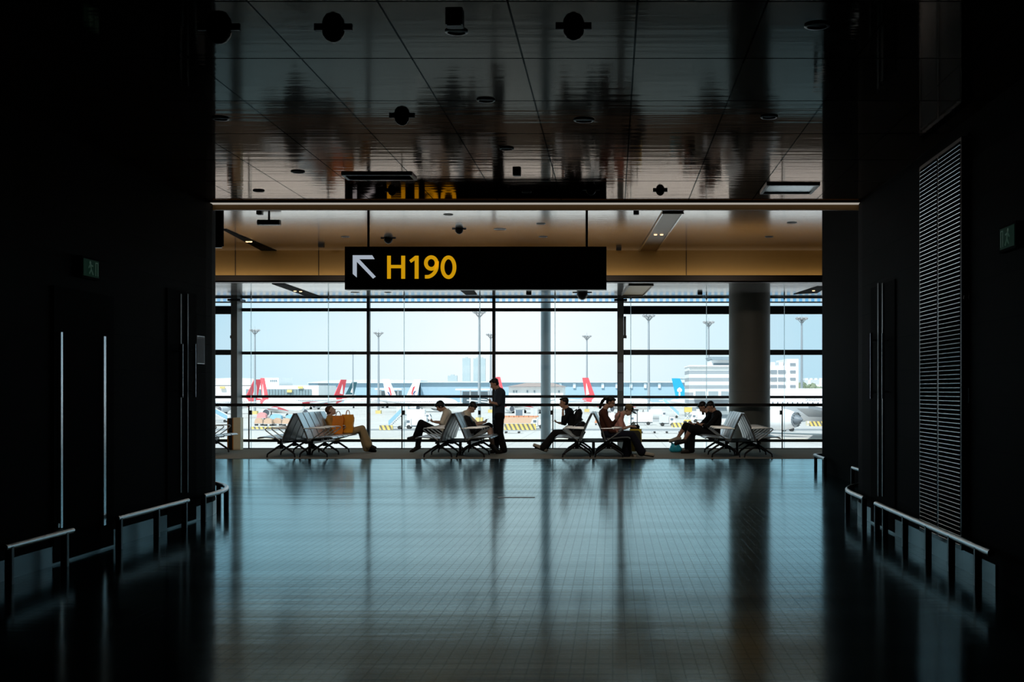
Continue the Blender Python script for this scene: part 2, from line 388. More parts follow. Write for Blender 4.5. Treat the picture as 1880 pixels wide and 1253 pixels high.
# balustrade
b = thing('glass_balustrade', 'frameless glass balustrade with black handrail running along the window edge', 'balustrade', (0, YB, 0))
MB().box(-15, 10, -.035, .035, WZ(746.6,YB), WZ(741.2,YB)).build('handrail', M['frame'], b)
MB().box(-15, 10, -.03, .03, WZ(812,YB), WZ(807,YB)).build('bottom_rail', M['frame'], b)
MB().box(-15, 10, -.04, .05, 0, .02).build('base_channel', M['frame'], b)
jp = [40, 179, 318, 457, 599, 738, 877, 1015, 1154, 1293, 1436, 1575, 1714]
for k in range(len(jp)-1):
    x0, x1 = WX(jp[k],YB), WX(jp[k+1],YB)
    MB().box(x0+.012, x1-.012, -.008, .008, .02, WZ(746,YB)).build('glass_panel', M['glass_bal'], b)
for p in jp[3:11]:
    x = WX(p, YB)
    if p in (457, 738, 1015, 1436): MB().box(x-.014, x+.014, -.012, .012, .02, WZ(746,YB)).build('joint_post', M['frame'], b)
    x2 = x + (.045 if p < 1000 else -.03)
    MB().box(x2-.03, x2+.03, -.03, .03, WZ(762,YB), WZ(754,YB)).build('clamp', M['blackplastic'], b)
ORD = ['leftmost','second from left','third from left','fourth from left','fifth from left','sixth from left','seventh from left','rightmost']
for k, p in enumerate(jp[3:11]):
    x = WX(p+4, YW-.6)
    o = thing('tension_rod', 'thin vertical steel tension rod in front of the window glass, %s of eight' % ORD[k], 'rod', (x, YW-.6, 0), group='steel tension rods along the window')
    MB().cyl((0,0,-.02),(0,0,HB),.011,n=8).build('rod', M['fin'], o, True)
    MB().cyl((0,0,HB-.12),(0,0,HB),.02,n=8).build('end_fitting', M['chrome'], o, True)

# ------------------------------------------------------------------ gate sign
YS = 18.3
sg = thing('gate_sign', 'long black hanging airport sign reading H190 with a white arrow', 'sign', (0, YS, 0))
MB().box(WX(633,YS), WX(1113.5,YS), -.0, .16, WZ(532,YS), WZ(453,YS)).build('sign_box', M['sign_black'], sg)
for px in (674.5, 1077): x = WX(px,YS); MB().cyl((x,.08,WZ(454,YS)),(x,.08,HA),.017,n=10).build('hanger_rod', M['frame'], sg, True)
sc = 1880/560.
ar = [(865,433),(985,433),(1000,457),(905,457),(1007,565),(990,577),(890,473),(890,570),(865,548)]
ar = [(WX(390+a/sc, YS), WZ(340+b_/sc, YS)) for a, b_ in ar][::-1]
MB().prism(ar, (0,-.006,0), (1,0,0), (0,0,1), -.008).build('arrow', M['arrow'], sg)
def text_mesh(txt, name, m, parent, x0, x1, z0, z1, y, depth=.006, bold=0.0, gap=1.0):
    cu = bpy.data.curves.new(name, 'FONT'); cu.body = txt; cu.extrude = .02; cu.offset = bold; cu.space_character = gap
    t = bpy.data.objects.new('t', cu); COL.objects.link(t)
    me = bpy.data.meshes.new_from_object(t.evaluated_get(bpy.context.evaluated_depsgraph_get()))
    bpy.data.objects.remove(t)
    xs = [v.co.x for v in me.vertices]; ys = [v.co.y for v in me.vertices]
    for v in me.vertices:
        a = (v.co.x - min(xs))/(max(xs)-min(xs)); b_ = (v.co.y-min(ys))/(max(ys)-min(ys))
        v.co = (x0 + (x1-x0)*a, y + (-depth if v.co.z > 0 else 0), z0 + (z1-z0)*b_)
    me.name = name; me.materials.clear(); me.materials.append(m)
    o = bpy.data.objects.new(name, me); COL.objects.link(o); o.parent = parent; return o
def ribbon(mb, pts, w, y0, y1):      # constant-width stroke in the x-z plane
    N = len(pts); P = [Vector(p) for p in pts]; vs = []
    for i in range(N):
        t = (P[min(i+1,N-1)] - P[max(i-1,0)]).normalized(); q = Vector((-t.y, t.x))*w/2
        a, b_ = P[i]+q, P[i]-q; vs += [(a.x,y0,a.y),(b_.x,y0,b_.y),(a.x,y1,a.y),(b_.x,y1,b_.y)]
    fs = [(1,0,2,3), ((N-1)*4, (N-1)*4+1, (N-1)*4+3, (N-1)*4+2)]
    for i in range(N-1):
        o = i*4; fs += [(o,o+1,o+5,o+4),(o+1,o+3,o+7,o+5),(o+3,o+2,o+6,o+7),(o+2,o,o+4,o+6)]
    mb.add(vs, fs)
sx_ = lambda a: WX(390+a/sc, YS)
sz_ = lambda b_: WZ(340+b_/sc, YS)
def ell_pts(cx, cy, rx, ry, a0, a1, n=40): return [(sx_(cx+rx*math.cos(R(a0+(a1-a0)*k/n))), sz_(cy-ry*math.sin(R(a0+(a1-a0)*k/n)))) for k in range(n+1)]
u_ = YS/F/sc; gy = (-.007, -.001)
def glyph(fn): mb = MB(); fn(mb); mb.build('gate_character', M['amber'], sg)
glyph(lambda q: q.box(sx_(1077),sx_(1100),*gy,sz_(578),sz_(436)).box(sx_(1164),sx_(1188),*gy,sz_(578),sz_(436)).box(sx_(1099),sx_(1165),*gy,sz_(513),sz_(493)))
glyph(lambda q: q.prism([(sx_(a),sz_(b_)) for a,b_ in [(1247,578),(1247,464),(1224,480),(1214,464),(1250,436),(1271,436),(1271,578)]], (0,-.001,0), (1,0,0), (0,0,1), .006))
def g9(q):
    ribbon(q, ell_pts(1349,481,33,36,0,360,44), 23*u_, *gy)
    ribbon(q, [(sx_(1385),sz_(470))] + ell_pts(1318,494,66,73,0,-80,20) + [(sx_(1310),sz_(566))], 22*u_, *gy)
glyph(g9)
glyph(lambda q: ribbon(q, ell_pts(1455,507,37,61,0,360,52), 23*u_, *gy))

# ------------------------------------------------------------------ ceiling fixtures
def on_ceil(px, py, h): y = F*(h-EYE)/(VY-py); return Vector((WX(px,y), y, h))
def fixture(kind, px, py, h, label, big=1.0, cat=None, group=None):
    p = on_ceil(px, py, h)
    if kind == 'dome':
        o = thing('smoke_detector', label, cat or 'smoke detector', p, group=group); s_ = .075*big
        MB().lathe([(0,s_*.75),(-.012,s_*.9),(-.03*big,s_)], n=20).build('mount', M['blackplastic'], o, True)
        MB().lathe([(-.03*big,s_),(-.055*big,s_*.92),(-.085*big,s_*.62),(-.1*big,s_*.2)], n=20).build('sensor_dome', M['blackplastic'], o, True)
        MB().box(-s_*1.7, s_*1.7, -.012, .012, -.02, 0).build('bracket', M['blackplastic'], o)
    elif kind == 'down':
        o = thing('downlight', label, cat or 'downlight', p, group=group); s_ = .07*big
        MB().lathe([(0,s_),(-.008,s_),(-.012,s_*.9),(-.012,s_*.78),(-.002,s_*.76)], n=24).build('ring', M['chrome_dim'], o, True)
        MB().lathe([(-.001,s_*.76),(-.004,s_*.7)], n=20).build('lens', M['lens'], o, True)
    elif kind == 'sq':
        o = thing('ceiling_speaker', label, cat or 'speaker', p, group=group); s_ = .05*big
        MB().box(-s_, s_, -s_, s_, -.05*big, 0).build('casing', M['blackplastic'], o)
        MB().box(-s_*.8, s_*.8, -s_*.8, s_*.8, -.055*big, -.05*big).build('grille', M['darkmetal'], o)
    elif kind == 'cam':
        o = thing('ceiling_camera', label, cat or 'camera', p, group=group)
        MB().cyl((0,0,-.10),(0,0,0),.02,n=10).build('stem', M['blackplastic'], o, True)
        MB().rbox((0,0,-.13), (.42,.14,.09), .03).build('camera_body', M['blackplastic'], o)
        MB().cyl((-.16,-.08,-.13),(-.16,-.06,-.13),.045,n=14).build('lens', M['darkmetal'], o, True)
        MB().cyl((.16,-.08,-.13),(.16,-.06,-.13),.045,n=14).build('lens', M['darkmetal'], o, True)
    return o
for k, px, py, lab, s_ in [
    ('dome',612,50,'large black ceiling dome nearest the viewer, left of the top centre',.9),('dome',1053,48,'large black ceiling dome nearest the viewer, right of the top centre',.85),
    ('dome',402,50,'large black ceiling dome half hidden by the left wall corner',1.0),('dome',738,212,'black ceiling dome above the left part of the H190 sign, halfway up the ceiling',.8),
    ('dome',720,349,'small black ceiling dome at the ceiling edge directly over the sign arrow end',.62),('dome',1085,346,'small black ceiling dome at the ceiling edge over the right end of the sign',.75),
    ('dome',1212,349,'small black ceiling dome at the ceiling edge right of the sign',.62),
    ('sq',835,33,'flat black square box on the dark ceiling at the top centre',1.0),('sq',949,315,'small black square box on the ceiling above the middle of the sign',.8),
    ('down',838,57,'round downlight just behind the black square box at the top of the ceiling',1.0),('down',405,217,'round downlight beside the left wall corner, mid ceiling',1.0),
    ('down',1500,46,'round downlight in the top right of the ceiling',1.1),('down',547,315,'round downlight left of the slotted ceiling hatch',1.0),('down',930,272,'round downlight above the sign centre',.95),
    ('down',1072,220,'wide downlight above the right half of the sign, mid ceiling',1.2),('down',1412,214,'round downlight in the dark column reflection on the ceiling',1.0),
    ('down',892,183,'round downlight near the middle of the ceiling',1.0),('down',475,350,'round downlight close to the ceiling edge on the far left',.9),('down',967,352,'round downlight close to the ceiling edge over the sign centre',.8)]:
    fixture(k, px, py, HN, lab, s_)
for k, px, py, lab, s_ in [
    ('cam',494,396,'twin-lens black security camera hanging from the raised ceiling on the left',1),('sq',477,389,'black square box on the raised ceiling beside the hanging camera',1.0),('sq',1168,389,'black square box on the raised ceiling right of the sign hanger',1.0),
    ('dome',713,437,'black dome on the raised ceiling just above the sign arrow',1.25),('dome',843,420,'black dome on the raised ceiling above the sign digits',1.1),
    ('down',823,394,'downlight in the raised ceiling above the zero of the sign',1.3),('down',634,435,'downlight in the raised ceiling left of the sign hanger',1.3),('down',918,421,'downlight in the raised ceiling above the sign middle',1.8),
    ('down',993,411,'downlight in the raised ceiling left of the right sign hanger',1.3),('down',997,435,'downlight in the raised ceiling just above the sign top edge',1.3),
    ('sq',590,449,'black square box on the raised ceiling near the golden band, left of the sign',1.2),('sq',1136,455,'black square box on the raised ceiling near the golden band, right of the sign',1.2),
    ('down',1412,435,'lit downlight in the raised ceiling near the column reflection',1.3),('down',1454,409,'downlight in the raised ceiling near the right wall',1.4)]:
    fixture(k, px, py, HA, lab, s_)
for k, px, py, lab, s_ in [
    ('down',652,537,'downlight in the window ceiling under the sign left corner',1.6),('down',712,537,'downlight in the window ceiling below the sign arrow',1.3),('sq',971,537,'black square box on the window ceiling below the sign',1.3),
    ('dome',1069,537,'black dome on the window ceiling below the right end of the sign',1.9),('sq',1285,537,'black square box on the window ceiling left of the concrete column',1.2)]:
    fixture(k, px, py, HB, lab, s_)
def slot(px, h, label, m, spots=0, frame=None):
    P = [on_ceil(a, b_, h) for a, b_ in px]; c = sum(P, Vector())/len(P)
    o = thing('light_slot', label, 'light slot', c)
    poly = [((p-c).x, (p-c).y) for p in P]
    a2 = sum(poly[i][0]*poly[(i+1)%len(poly)][1]-poly[(i+1)%len(poly)][0]*poly[i][1] for i in range(len(poly)))
    if a2 < 0: poly = poly[::-1]
    MB().prism(poly, (0,0,-.012), (1,0,0), (0,1,0), .012).build('recess_panel', m, o)
    if frame:
        e = MB(); L = len(poly)
        for i in range(L):
            e.tube([(*poly[i],-.022), (*poly[(i+1)%L],-.022)], .02, 6)
        e.build('rim', frame, o)
    for k in range(spots):
        t = (k+1)/(spots+1); a = Vector((*poly[0],0)).lerp(Vector((*poly[-1],0)), .5); b_ = Vector((*poly[1],0)).lerp(Vector((*poly[2],0)), .5)
        q = a.lerp(b_, t); MB().lathe([(-.013,.035),(-.03,.03)], q, n=12).build('spot_lamp', M['spot'], o, True)
    return o
slot([(408,421),(416,421),(510,461),(482,461)], HA, 'dark diagonal light slot with two warm spots in the raised ceiling, left side', M['black'], 2)
slot([(1217,389),(1254,389),(1204,461),(1173,461)], HA, 'wide diagonal light slot in the raised ceiling right of the sign', M['gold_dark'], 2, M['grey_trim'])
slot([(499,521),(523,521),(596,547),(560,543)], HB, 'dark diagonal light slot in the window ceiling on the left', M['black'], 2)
slot([(1155,522),(1199,522),(1181,541),(1142,541)], HB, 'golden diagonal light slot in the window ceiling beside the right end of the sign', M['gold'], 0, M['gold_dark'])
slot([(1500,526),(1520,526),(1500,538),(1457,540)], HB, 'dark light slot in the window ceiling right of the column', M['black'], 1)
slot([(845,533),(870,533),(876,541),(855,541)], HB, 'short dark light slot in the window ceiling below the sign digits', M['black'])
def hatch(px0, px1, py0, py1, h, label, m):
    a = on_ceil(px0, py1, h); b_ = on_ceil(px1, py1, h); y0 = on_ceil(px0, py0, h).y
    o = thing('ceiling_hatch', label, 'ceiling hatch', ((a.x+b_.x)/2, a.y, h)); w2 = (b_.x-a.x)/2; d = y0 - a.y
    MB().box(-w2, w2, 0, d, -.006, 0).build('panel', m, o)
    e = MB(); e.box(-w2-.03,w2+.03,-.03,0,-.02,0).box(-w2-.03,w2+.03,d,d+.03,-.02,0).box(-w2-.03,-w2,0,d,-.02,0).box(w2,w2+.03,0,d,-.02,0)
    e.build('frame', M['chrome_dim'], o); return o
hatch(633, 752, 327, 319, HN, 'rectangular ceiling hatch with dark slot above the H190 sign arrow', M['black'])
hatch(1412, 1500, 353, 338, HN, 'pale reflective ceiling hatch at the right end of the near ceiling', M['chrome'])

# ------------------------------------------------------------------ wall fittings
def wy(px, X): return X*F/(px-VX)      # depth of a pixel column on a side wall
def vstrip(px0, px1, py0, py1, X, sgn, name, m, parent, proud=.03):
    ya, yb = sorted((wy(px0,X), wy(px1,X))); ym = (ya+yb)/2
    z0, z1 = WZ(py1, ym), WZ(py0, ym)
    return MB().box(X, X - sgn*proud, ya, yb, z0, z1).build(name, m, parent)
d = bpy.data.objects.new('door_1', None); COL.objects.link(d); d['kind'] = 'structure'
MB().box(XL-.02, XL+.02, wy(95,XL), wy(205,XL), .02, 2.35).build('leaf', M['black'], d)
vstrip(109.5,113,610,970,XL+.02,-1,'edge_strip',M['chrome'],d,.012); vstrip(188.5,192.5,618,965,XL+.02,-1,'edge_strip',M['chrome'],d,.012)
MB().cyl((XL+.02,wy(100,XL),.95-.62),(XL+.04,wy(100,XL),.95-.62),.02,n=12).build('lock', M['chrome_dim'], d, True)
d = bpy.data.objects.new('door_2', None); COL.objects.link(d); d['kind'] = 'structure'
MB().box(XL-.02, XL+.015, wy(305,XL), wy(358,XL), .02, 2.55).build('leaf', M['black'], d)
for p in (331, 343.5): vstrip(p-1, p+1, 540, 905, XL+.015, -1, 'edge_strip', M['gold_lip'], d, .01)
for p in (323.5, 347.5):
    y = wy(p,XL); MB().cyl((XL+.06,y,WZ(730,y)),(XL+.06,y,WZ(632,y)),.014,n=12).build('pull_handle', M['chrome'], d, True)
    MB().cyl((XL,y,WZ(645,y)),(XL+.06,y,WZ(645,y)),.009,n=8).cyl((XL,y,WZ(718,y)),(XL+.06,y,WZ(718,y)),.009,n=8).build('handle_mount', M['chrome_dim'], d)
d = bpy.data.objects.new('door_3', None); COL.objects.link(d); d['kind'] = 'structure'
MB().box(XR-.015, XR+.02, wy(1645,XR), wy(1601,XR), .02, 2.6).build('leaf', M['black'], d)
for p in (1613.5, 1621.5): vstrip(p-1, p+1, 520, 912, XR-.015, 1, 'edge_strip', M['gold_lip'], d, .01)
for p in (1610, 1632):
    y = wy(p,XR); MB().cyl((XR-.06,y,WZ(732,y)),(XR-.06,y,WZ(612,y)),.014,n=12).build('pull_handle', M['chrome'], d, True)
    MB().cyl((XR,y,WZ(625,y)),(XR-.06,y,WZ(625,y)),.009,n=8).cyl((XR,y,WZ(720,y)),(XR-.06,y,WZ(720,y)),.009,n=8).build('handle_mount', M['chrome_dim'], d)
# louvred double door
d = bpy.data.objects.new('door_4', None); COL.objects.link(d); d['kind'] = 'structure'
ya, ym, yb = wy(1765,XR-.05), wy(1722,XR-.05), wy(1688,XR-.05); z0, z1 = .20, 3.50
MB().box(XR-.004, XR+.01, ya-.04, yb+.04, z0-.05, z1+.05).build('backing', M['black'], d)
for (p, q) in ((ya, ym), (ym, yb)):
    mb = MB(); N = 90
    for k in range(N):
        z = z0 + (z1-z0)*(k+.5)/N
        mb.cbox((XR-.028, (p+q)/2, z), (.046, q-p-.05, .002), Matrix.Rotation(R(-30), 3, 'Y'))
        mb.cyl((XR-.052, p+.024, z-.011), (XR-.052, q-.024, z-.011), .0042, n=6)
    mb.build('louvre_slats', M['chrome'], d)
    MB().box(XR-.05,XR,p,p+.022,z0,z1).box(XR-.05,XR,q-.022,q,z0,z1).box(XR-.05,XR,p,q,z0-.03,z0).box(XR-.05,XR,p,q,z1,z1+.03).build('leaf_frame', M['darkmetal'], d)
# wall notice on left
y = wy(367,XL); o = thing('wall_notice', 'small pale paper notice in a clear holder on the dark left wall by the corner', 'notice', (XL, y, WZ(643,y)))
hy = wy(374,XL)-y; MB().box(0,.012,-hy*.98,hy*.98,-.16,.16).build('holder', M['chrome_dim'], o); MB().box(.012,.014,-hy*.9,hy*.9,-.15,.15).build('sheet', M['paper'], o)
# exit signs
def exit_sign(px, py, X, sgn, label):
    y = wy(px, X); o = thing('exit_sign', label, 'exit sign', (X, y, WZ(py,y)))
    h = .075
    MB().box(0, sgn*.05, -.2, .2, -h-.02, h+.02).build('casing', M['black'], o)
    MB().box(sgn*.05, sgn*.053, -.17, .17, -h, h).build('green_face', M['green'], o)
    g = MB()
    g.cyl((sgn*.053,-.03,h*.62),(sgn*.056,-.03,h*.62),.016,n=12)
    for (a,b_),(c_,d_) in (((-.03,.035),(-.01,-.01)),((-.01,-.01),(.03,-.055)),((-.01,-.01),(-.05,-.05)),((-.025,.03),(.02,.02)),((-.03,.03),(-.065,.0))):
        g.tube([(sgn*.054,a,b_),(sgn*.054,c_,d_)],.007,6)
    g.box(sgn*.053,sgn*.055,.09,.1,-h*.8,h*.8).box(sgn*.053,sgn*.055,.14,.15,-h*.8,h*.8).box(sgn*.053,sgn*.055,.09,.15,h*.7,h*.8)
    g.build('pictogram', M['greenpale'], o); return o
exit_sign(157, 493, XL, 1, 'dim green running-man exit sign on the dark left wall')
exit_sign(1862, 436, XR, -1, 'dim green running-man exit sign at the far right edge of the photo')
y = wy(1778,XR); o = thing('switch_plate', 'small steel switch plate on the dark right wall beside the louvred door', 'switch', (XR, y, WZ(727,y)))
MB().box(-.012,0,-.05,.05,-.06,.06).build('plate', M['chrome'], o); MB().box(-.02,-.012,-.02,.01,-.03,.03).build('toggle', M['blackplastic'], o)
y = wy(1780,XR); o = thing('wall_hook', 'small shiny hook high on the dark right wall above the switch plate', 'hook', (XR, y, WZ(543,y)))
MB().box(-.01,0,-.02,.02,-.03,.03).build('base', M['blackplastic'], o); MB().tube([(-.01,0,.01),(-.04,-.01,0),(-.05,-.02,-.03),(-.06,-.05,-.035)],.008,8).build('prong', M['chrome_dim'], o, True)
y = 22.2; o = thing('wall_cover', 'small dull brass cover on the dark block behind the right bumper rail', 'wall cover', (bx0, 19.5, WZ(854,19.5)))  # plain brass cover, gives no light
MB().rbox((-.03,0,0),(.10,.24,.15),.03).build('cover', M['gold_dark'], o); MB().box(-.08,-.075,-.1,.1,-.06,.06).build('front', M['gold_dark'], o)
# hanging panel seen edge-on beside the left corner
y = 17.9; x = WX(403,y); o = thing('hanging_panel', 'dark hanging display box beside the left wall corner under the ceiling edge', 'display', (x, y, 0))
MB().box(-.35,.045,0,.05,WZ(452,y),WZ(374,y)).build('casing', M['black'], o); MB().box(-.3,.03,.005,.045,WZ(455,y),WZ(452,y)).build('light_edge', M['grey_trim'], o)

# bumper rails
def bumper(path, posts, label, ends=True, plinth=None, curve=None):
    c = Vector(path[0]); o = thing('bumper_rail', label, 'bumper rail', (c.x, c.y, 0))
    zt = .285
    MB().tube([(p[0]-c.x, p[1]-c.y, zt) for p in path], .027, 12).build('rail', M['rail'], o, True)
    for (px_, py_) in posts: MB().rbox((px_-c.x, py_-c.y, zt/2), (.055,.055,zt), .01).build('post', M['blackplastic'], o)
    return o
XRL, XRR = XL+.13, XR-.13
bumper([(XRL,9.82),(XRL,11.05)], [(XRL,9.9),(XRL,10.9)], 'steel bumper rail on black posts, nearest section along the left wall')
bumper([(XRL,12.05),(XRL,14.05)], [(XRL,12.1),(XRL,13.1),(XRL,13.95)], 'steel bumper rail on black posts, middle section along the left wall')
arcL = [(x + .13*math.cos(R(90*k/14)), y_ + .13*math.sin(R(90*k/14))) for k, (x, y_) in enumerate(arcwall(XL,-1,15.1,2.5))]
cv = [(XRL,14.6)] + arcL[:9]; bumper(cv, [cv[0], cv[3], cv[6], cv[8]], 'curved steel bumper rail wrapping the left wall corner')
bumper([(XRR,9.5),(XRR,13.65)], [(XRR,y_) for y_ in (9.85,10.62,11.4,12.3,13.2,13.6)], 'long straight steel bumper rail on black posts along the right wall below the louvres')
arcR = [(x - .13*math.cos(R(90*k/14)), y_ + .13*math.sin(R(90*k/14))) for k, (x, y_) in enumerate(arcwall(XR,1,15.1,2.5))]
cv = [(XRR,14.3)] + arcR[:6]; bumper(cv, [cv[0], cv[3], cv[6]], 'short curved steel bumper rail where the right wall rounds away')
def arc_pts(cx, cy, r, a0, a1, n=10): return [(cx+r*math.cos(R(a0+(a1-a0)*k/n)), cy+r*math.sin(R(a0+(a1-a0)*k/n))) for k in range(n+1)]
bp_ = [(bx0-.12,19.4)] + [(bx0-.12,23.4)] + arc_pts(bx0+.23, 23.65, .35, 180, 90, 6) + [(5.0,24.0)]
bp_ = [(bx0-.12,22.6)] + arc_pts(bx0+.23, 23.77, .35, 180, 90, 6) + [(4.6,24.12)]
bumper(bp_, [bp_[0], bp_[3], bp_[-1]], 'bumper rail end curling round the far dark block at the right of the seating area')
bp_ = [(5.0,18.18)] + arc_pts(bx0+.3, 18.6, .42, 270, 180, 6) + [(bx0-.12,20.0)]
bumper(bp_, [bp_[0], bp_[4], bp_[-1]], 'steel bumper rail rounding the near corner of the dark block on the right')
struct('baseboard_left', wall_from([(XL+.012,9.9),(XL+.012,15.1)]+[(x+.012,y_) for x,y_ in arcwall(XL,-1,15.1,2.5)[1:]], .0, .16, .02), M['plinth'])
struct('baseboard_right', wall_from([(XR-.012,9.8),(XR-.012,15.1)]+[(x-.012,y_) for x,y_ in arcwall(XR,1,15.1,2.5)[1:]], .0, .16, -.02), M['plinth'])

# cream cabinet by left post
x = WX(432, 32.3); o = thing('cabinet', 'tall narrow cream and black cabinet with orange edges by the left window post', 'cabinet', (x, 32.3, 0))
k_ = 32.3/F
MB().box(WX(431,32.3)-x, WX(444,32.3)-x, -.12, .12, 0, WZ(767,32.3)).build('cream_side', M['cream'], o)
MB().box(WX(422,32.3)-x, WX(429.5,32.3)-x, -.13, .12, 0, WZ(768,32.3)).build('black_face', M['blackplastic'], o)
MB().box(WX(420,32.3)-x, WX(422,32.3)-x, -.135, .12, 0, WZ(768,32.3)).build('orange_edge', M['orange_edge'], o)
MB().box(WX(429.5,32.3)-x, WX(431,32.3)-x, -.135, .12, 0, WZ(768,32.3)).build('orange_edge', M['orange_edge'], o)
# floor expansion strips / flush covers
o = MB().box(WX(914,17.9), WX(982,17.9), 17.85, 17.98, 0, .003).build('floor_cover', M['darkmetal'])
tag(o, 'thin dark metal cover strip set in the shiny floor ahead of the standing man', 'floor cover')
#PART2
# ------------------------------------------------------------------ seats
def seat_mat(name, col, rough):
    m = mat(name, col, rough, .75, .5, .05); n = m.node_tree.nodes; l = m.node_tree.links; b = n['Principled BSDF']
    tc, sp = coords(m)   # fine perforation: rows of small dark holes
    a = near_line(m, sp.outputs['Y'], 0, .024, .009); c_ = near_line(m, sp.outputs['Z'], 0, .024, .009)
    h = nmath(m, 'MINIMUM', a, c_); base = b.inputs['Base Color'].links[0].from_socket
    l.new(mixcol(m, h, base, (.34,.36,.38)), b.inputs['Base Color']); return m
M['seat'] = seat_mat('perforated silver seat', (.66,.71,.75), .30)
M['seat_back_shaded'] = mat('silver seat back with painted shade', (.30,.32,.34), .35, .85)  # seat silver darkened, painting in the dim hall its rear reflects
M['arm'] = mat('polished aluminium arm', (.52,.54,.55), .38, .9)
M['leg'] = mat('dark cast aluminium', (.03,.03,.033), .32, .6)
YS0, PITCH, NS = 28.36, .56, 5
def strip(prof, th, sgn, y0, y1):
    mb = MB(); top = []; bot = []
    for i, p in enumerate(prof):
        a = Vector(prof[max(i-1,0)]); b_ = Vector(prof[min(i+1,len(prof)-1)]); t = (b_-a).normalized(); nn = Vector((-t.y, t.x))*th/2
        top.append(Vector(p)+nn); bot.append(Vector(p)-nn)
    poly = top + bot[::-1]; N = len(poly)
    ys = [y0, y0+.02, y1-.02, y1]; ins = [.02, 0, 0, .02]
    vs = [];
    for y_, e in zip(ys, ins):
        for q in poly: vs.append((sgn*q.x, y_, q.y))
    fs = []
    for r_ in range(3):
        for i in range(N):
            f = (r_*N+i, r_*N+(i+1)%N, (r_+1)*N+(i+1)%N, (r_+1)*N+i); fs.append(f if sgn > 0 else f[::-1])
    fs.append(tuple(range(N))[::-1] if sgn > 0 else tuple(range(N))); e_ = tuple(3*N+i for i in range(N)); fs.append(e_ if sgn > 0 else e_[::-1])
    return mb.add(vs, fs)
SEATP = [(.475,.415),(.46,.435),(.42,.447),(.30,.445),(.15,.43),(.03,.415),(-.04,.415)]
BACKP = [(-.06,.36),(-.075,.43),(-.11,.53),(-.16,.65),(-.215,.77),(-.268,.88),(-.308,.955),(-.315,.97)]
def make_bench(label, cx):
    t = thing('airport_bench', label, 'bench', (cx, YS0, 0), group='back-to-back airport seating rows')
    for sgn in (-1, 1):
        ox = sgn*.345
        def P(mb, n, m, sm=False): return mb.shift((ox,0,0)).build(n, m, t, sm)
        P(MB().box(-.045,.045,.05,PITCH*NS-.05,.30,.36), 'beam', M['leg'])
        for k in range(NS):
            y0, y1 = k*PITCH+.04, (k+1)*PITCH-.04
            P(strip(SEATP, .022, sgn, y0, y1), 'seat', M['seat'], True)
            bk = P(strip(BACKP, .020, sgn, y0, y1), 'backrest', M['seat'], True)
            strip([(u-.021, z-.004) for u, z in BACKP], .016, sgn, y0+.012, y1-.012).shift((ox,0,0)).build('back_shell', M['seat_back_shaded'], bk, True)
            P(MB().box(-.03,sgn*.20,(y0+y1)/2-.10,(y0+y1)/2-.06,.36,.405).box(-.03,sgn*.20,(y0+y1)/2+.06,(y0+y1)/2+.10,.36,.405), 'seat_bracket', M['leg'])
        for k in range(NS+1):
            y = min(max(k*PITCH, .02), NS*PITCH-.02)
            a = [(-.165,.635),(.0,.64),(.22,.645),(.285,.64),(.30,.62),(.285,.595),(.16,.50),(.05,.425),(-.02,.38)]
            P(MB().tube([(sgn*u, y, z) for u, z in a], .0125, 8), 'armrest', M['arm'], True)
        for y in (.22, 1.40, 2.58):
            P(MB().cyl((0,y,.31),(0,y,.20),.035,.05,10)
              .tube([(sgn*.02,y,.26),(sgn*.12,y,.20),(sgn*.27,y,.10),(sgn*.305,y,.07),(sgn*.315,y,0)],.026,8,.018)
              .tube([(-sgn*.02,y,.26),(-sgn*.12,y,.20),(-sgn*.25,y,.11),(-sgn*.285,y,.07),(-sgn*.295,y,0)],.026,8,.018), 'leg', M['leg'], True)
    for y in (.6, 1.4, 2.2): MB().box(-.31,.31,y-.05,y+.05,.315,.345).build('cross_link', M['leg'], t)
    MB().cyl((0,1.4,0),(0,1.4,.32),.035,n=12).lathe([(0,.09),(.012,.085),(.02,.04)],(0,1.4,0)).build('centre_post', M['leg'], t, True)
    return t
BX = [-9.75, -6.9, -3.47, -.44, 2.83]
BL = ['back-to-back silver airport seats cut off by the left wall beside the cream cabinet',
      'back-to-back silver airport seats where the person with orange bags reclines',
      'back-to-back silver airport seats used by the two people in cream shirts',
      'back-to-back silver airport seats used by the backpack wearer and the ponytailed woman',
      'back-to-back silver airport seats by the concrete column with two people in black']
for i in range(5):
    make_bench(BL[i], BX[i]) if i == 0 else None
b0 = [o for o in COL.objects if o.name.startswith('airport_bench')][0]
for i in range(1, 5):
    o = dup(b0); o.location = (BX[i], YS0, 0); o['label'] = BL[i]

# ------------------------------------------------------------------ people
def cm(n, c, r=.85, s=.2): return mat(n, c, r, 0, s, .1, 12)
M['skin'] = mat('skin', (.52,.30,.21), .55, 0, .3); M['skin_pale'] = mat('pale skin', (.62,.42,.33), .55, 0, .3)
M['hair'] = mat('black hair', (.010,.008,.007), .5, 0, .3, .2, 60); M['hair_brown'] = mat('brown hair', (.09,.04,.02), .5, 0, .3, .2, 60)
M['eye'] = mat('eye', (.5,.5,.5), .3)
M['cl_black'] = cm('black cloth', (.008,.008,.009)); M['cl_navy'] = cm('dark navy cloth', (.035,.045,.065)); M['cl_charcoal'] = cm('charcoal trousers', (.014,.013,.013))
M['cl_cream'] = cm('cream cotton', (.86,.78,.64)); M['cl_mustard'] = cm('mustard cloth', (.55,.28,.06)); M['cl_tan'] = cm('tan trousers', (.45,.33,.18))
M['cl_brown'] = cm('dark brown knit', (.10,.036,.024)); M['cl_pink'] = cm('pink red cloth', (.72,.34,.28)); M['cl_green'] = cm('dark olive cloth', (.05,.05,.035)); M['cl_indigo'] = cm('indigo wide trousers', (.012,.013,.025))
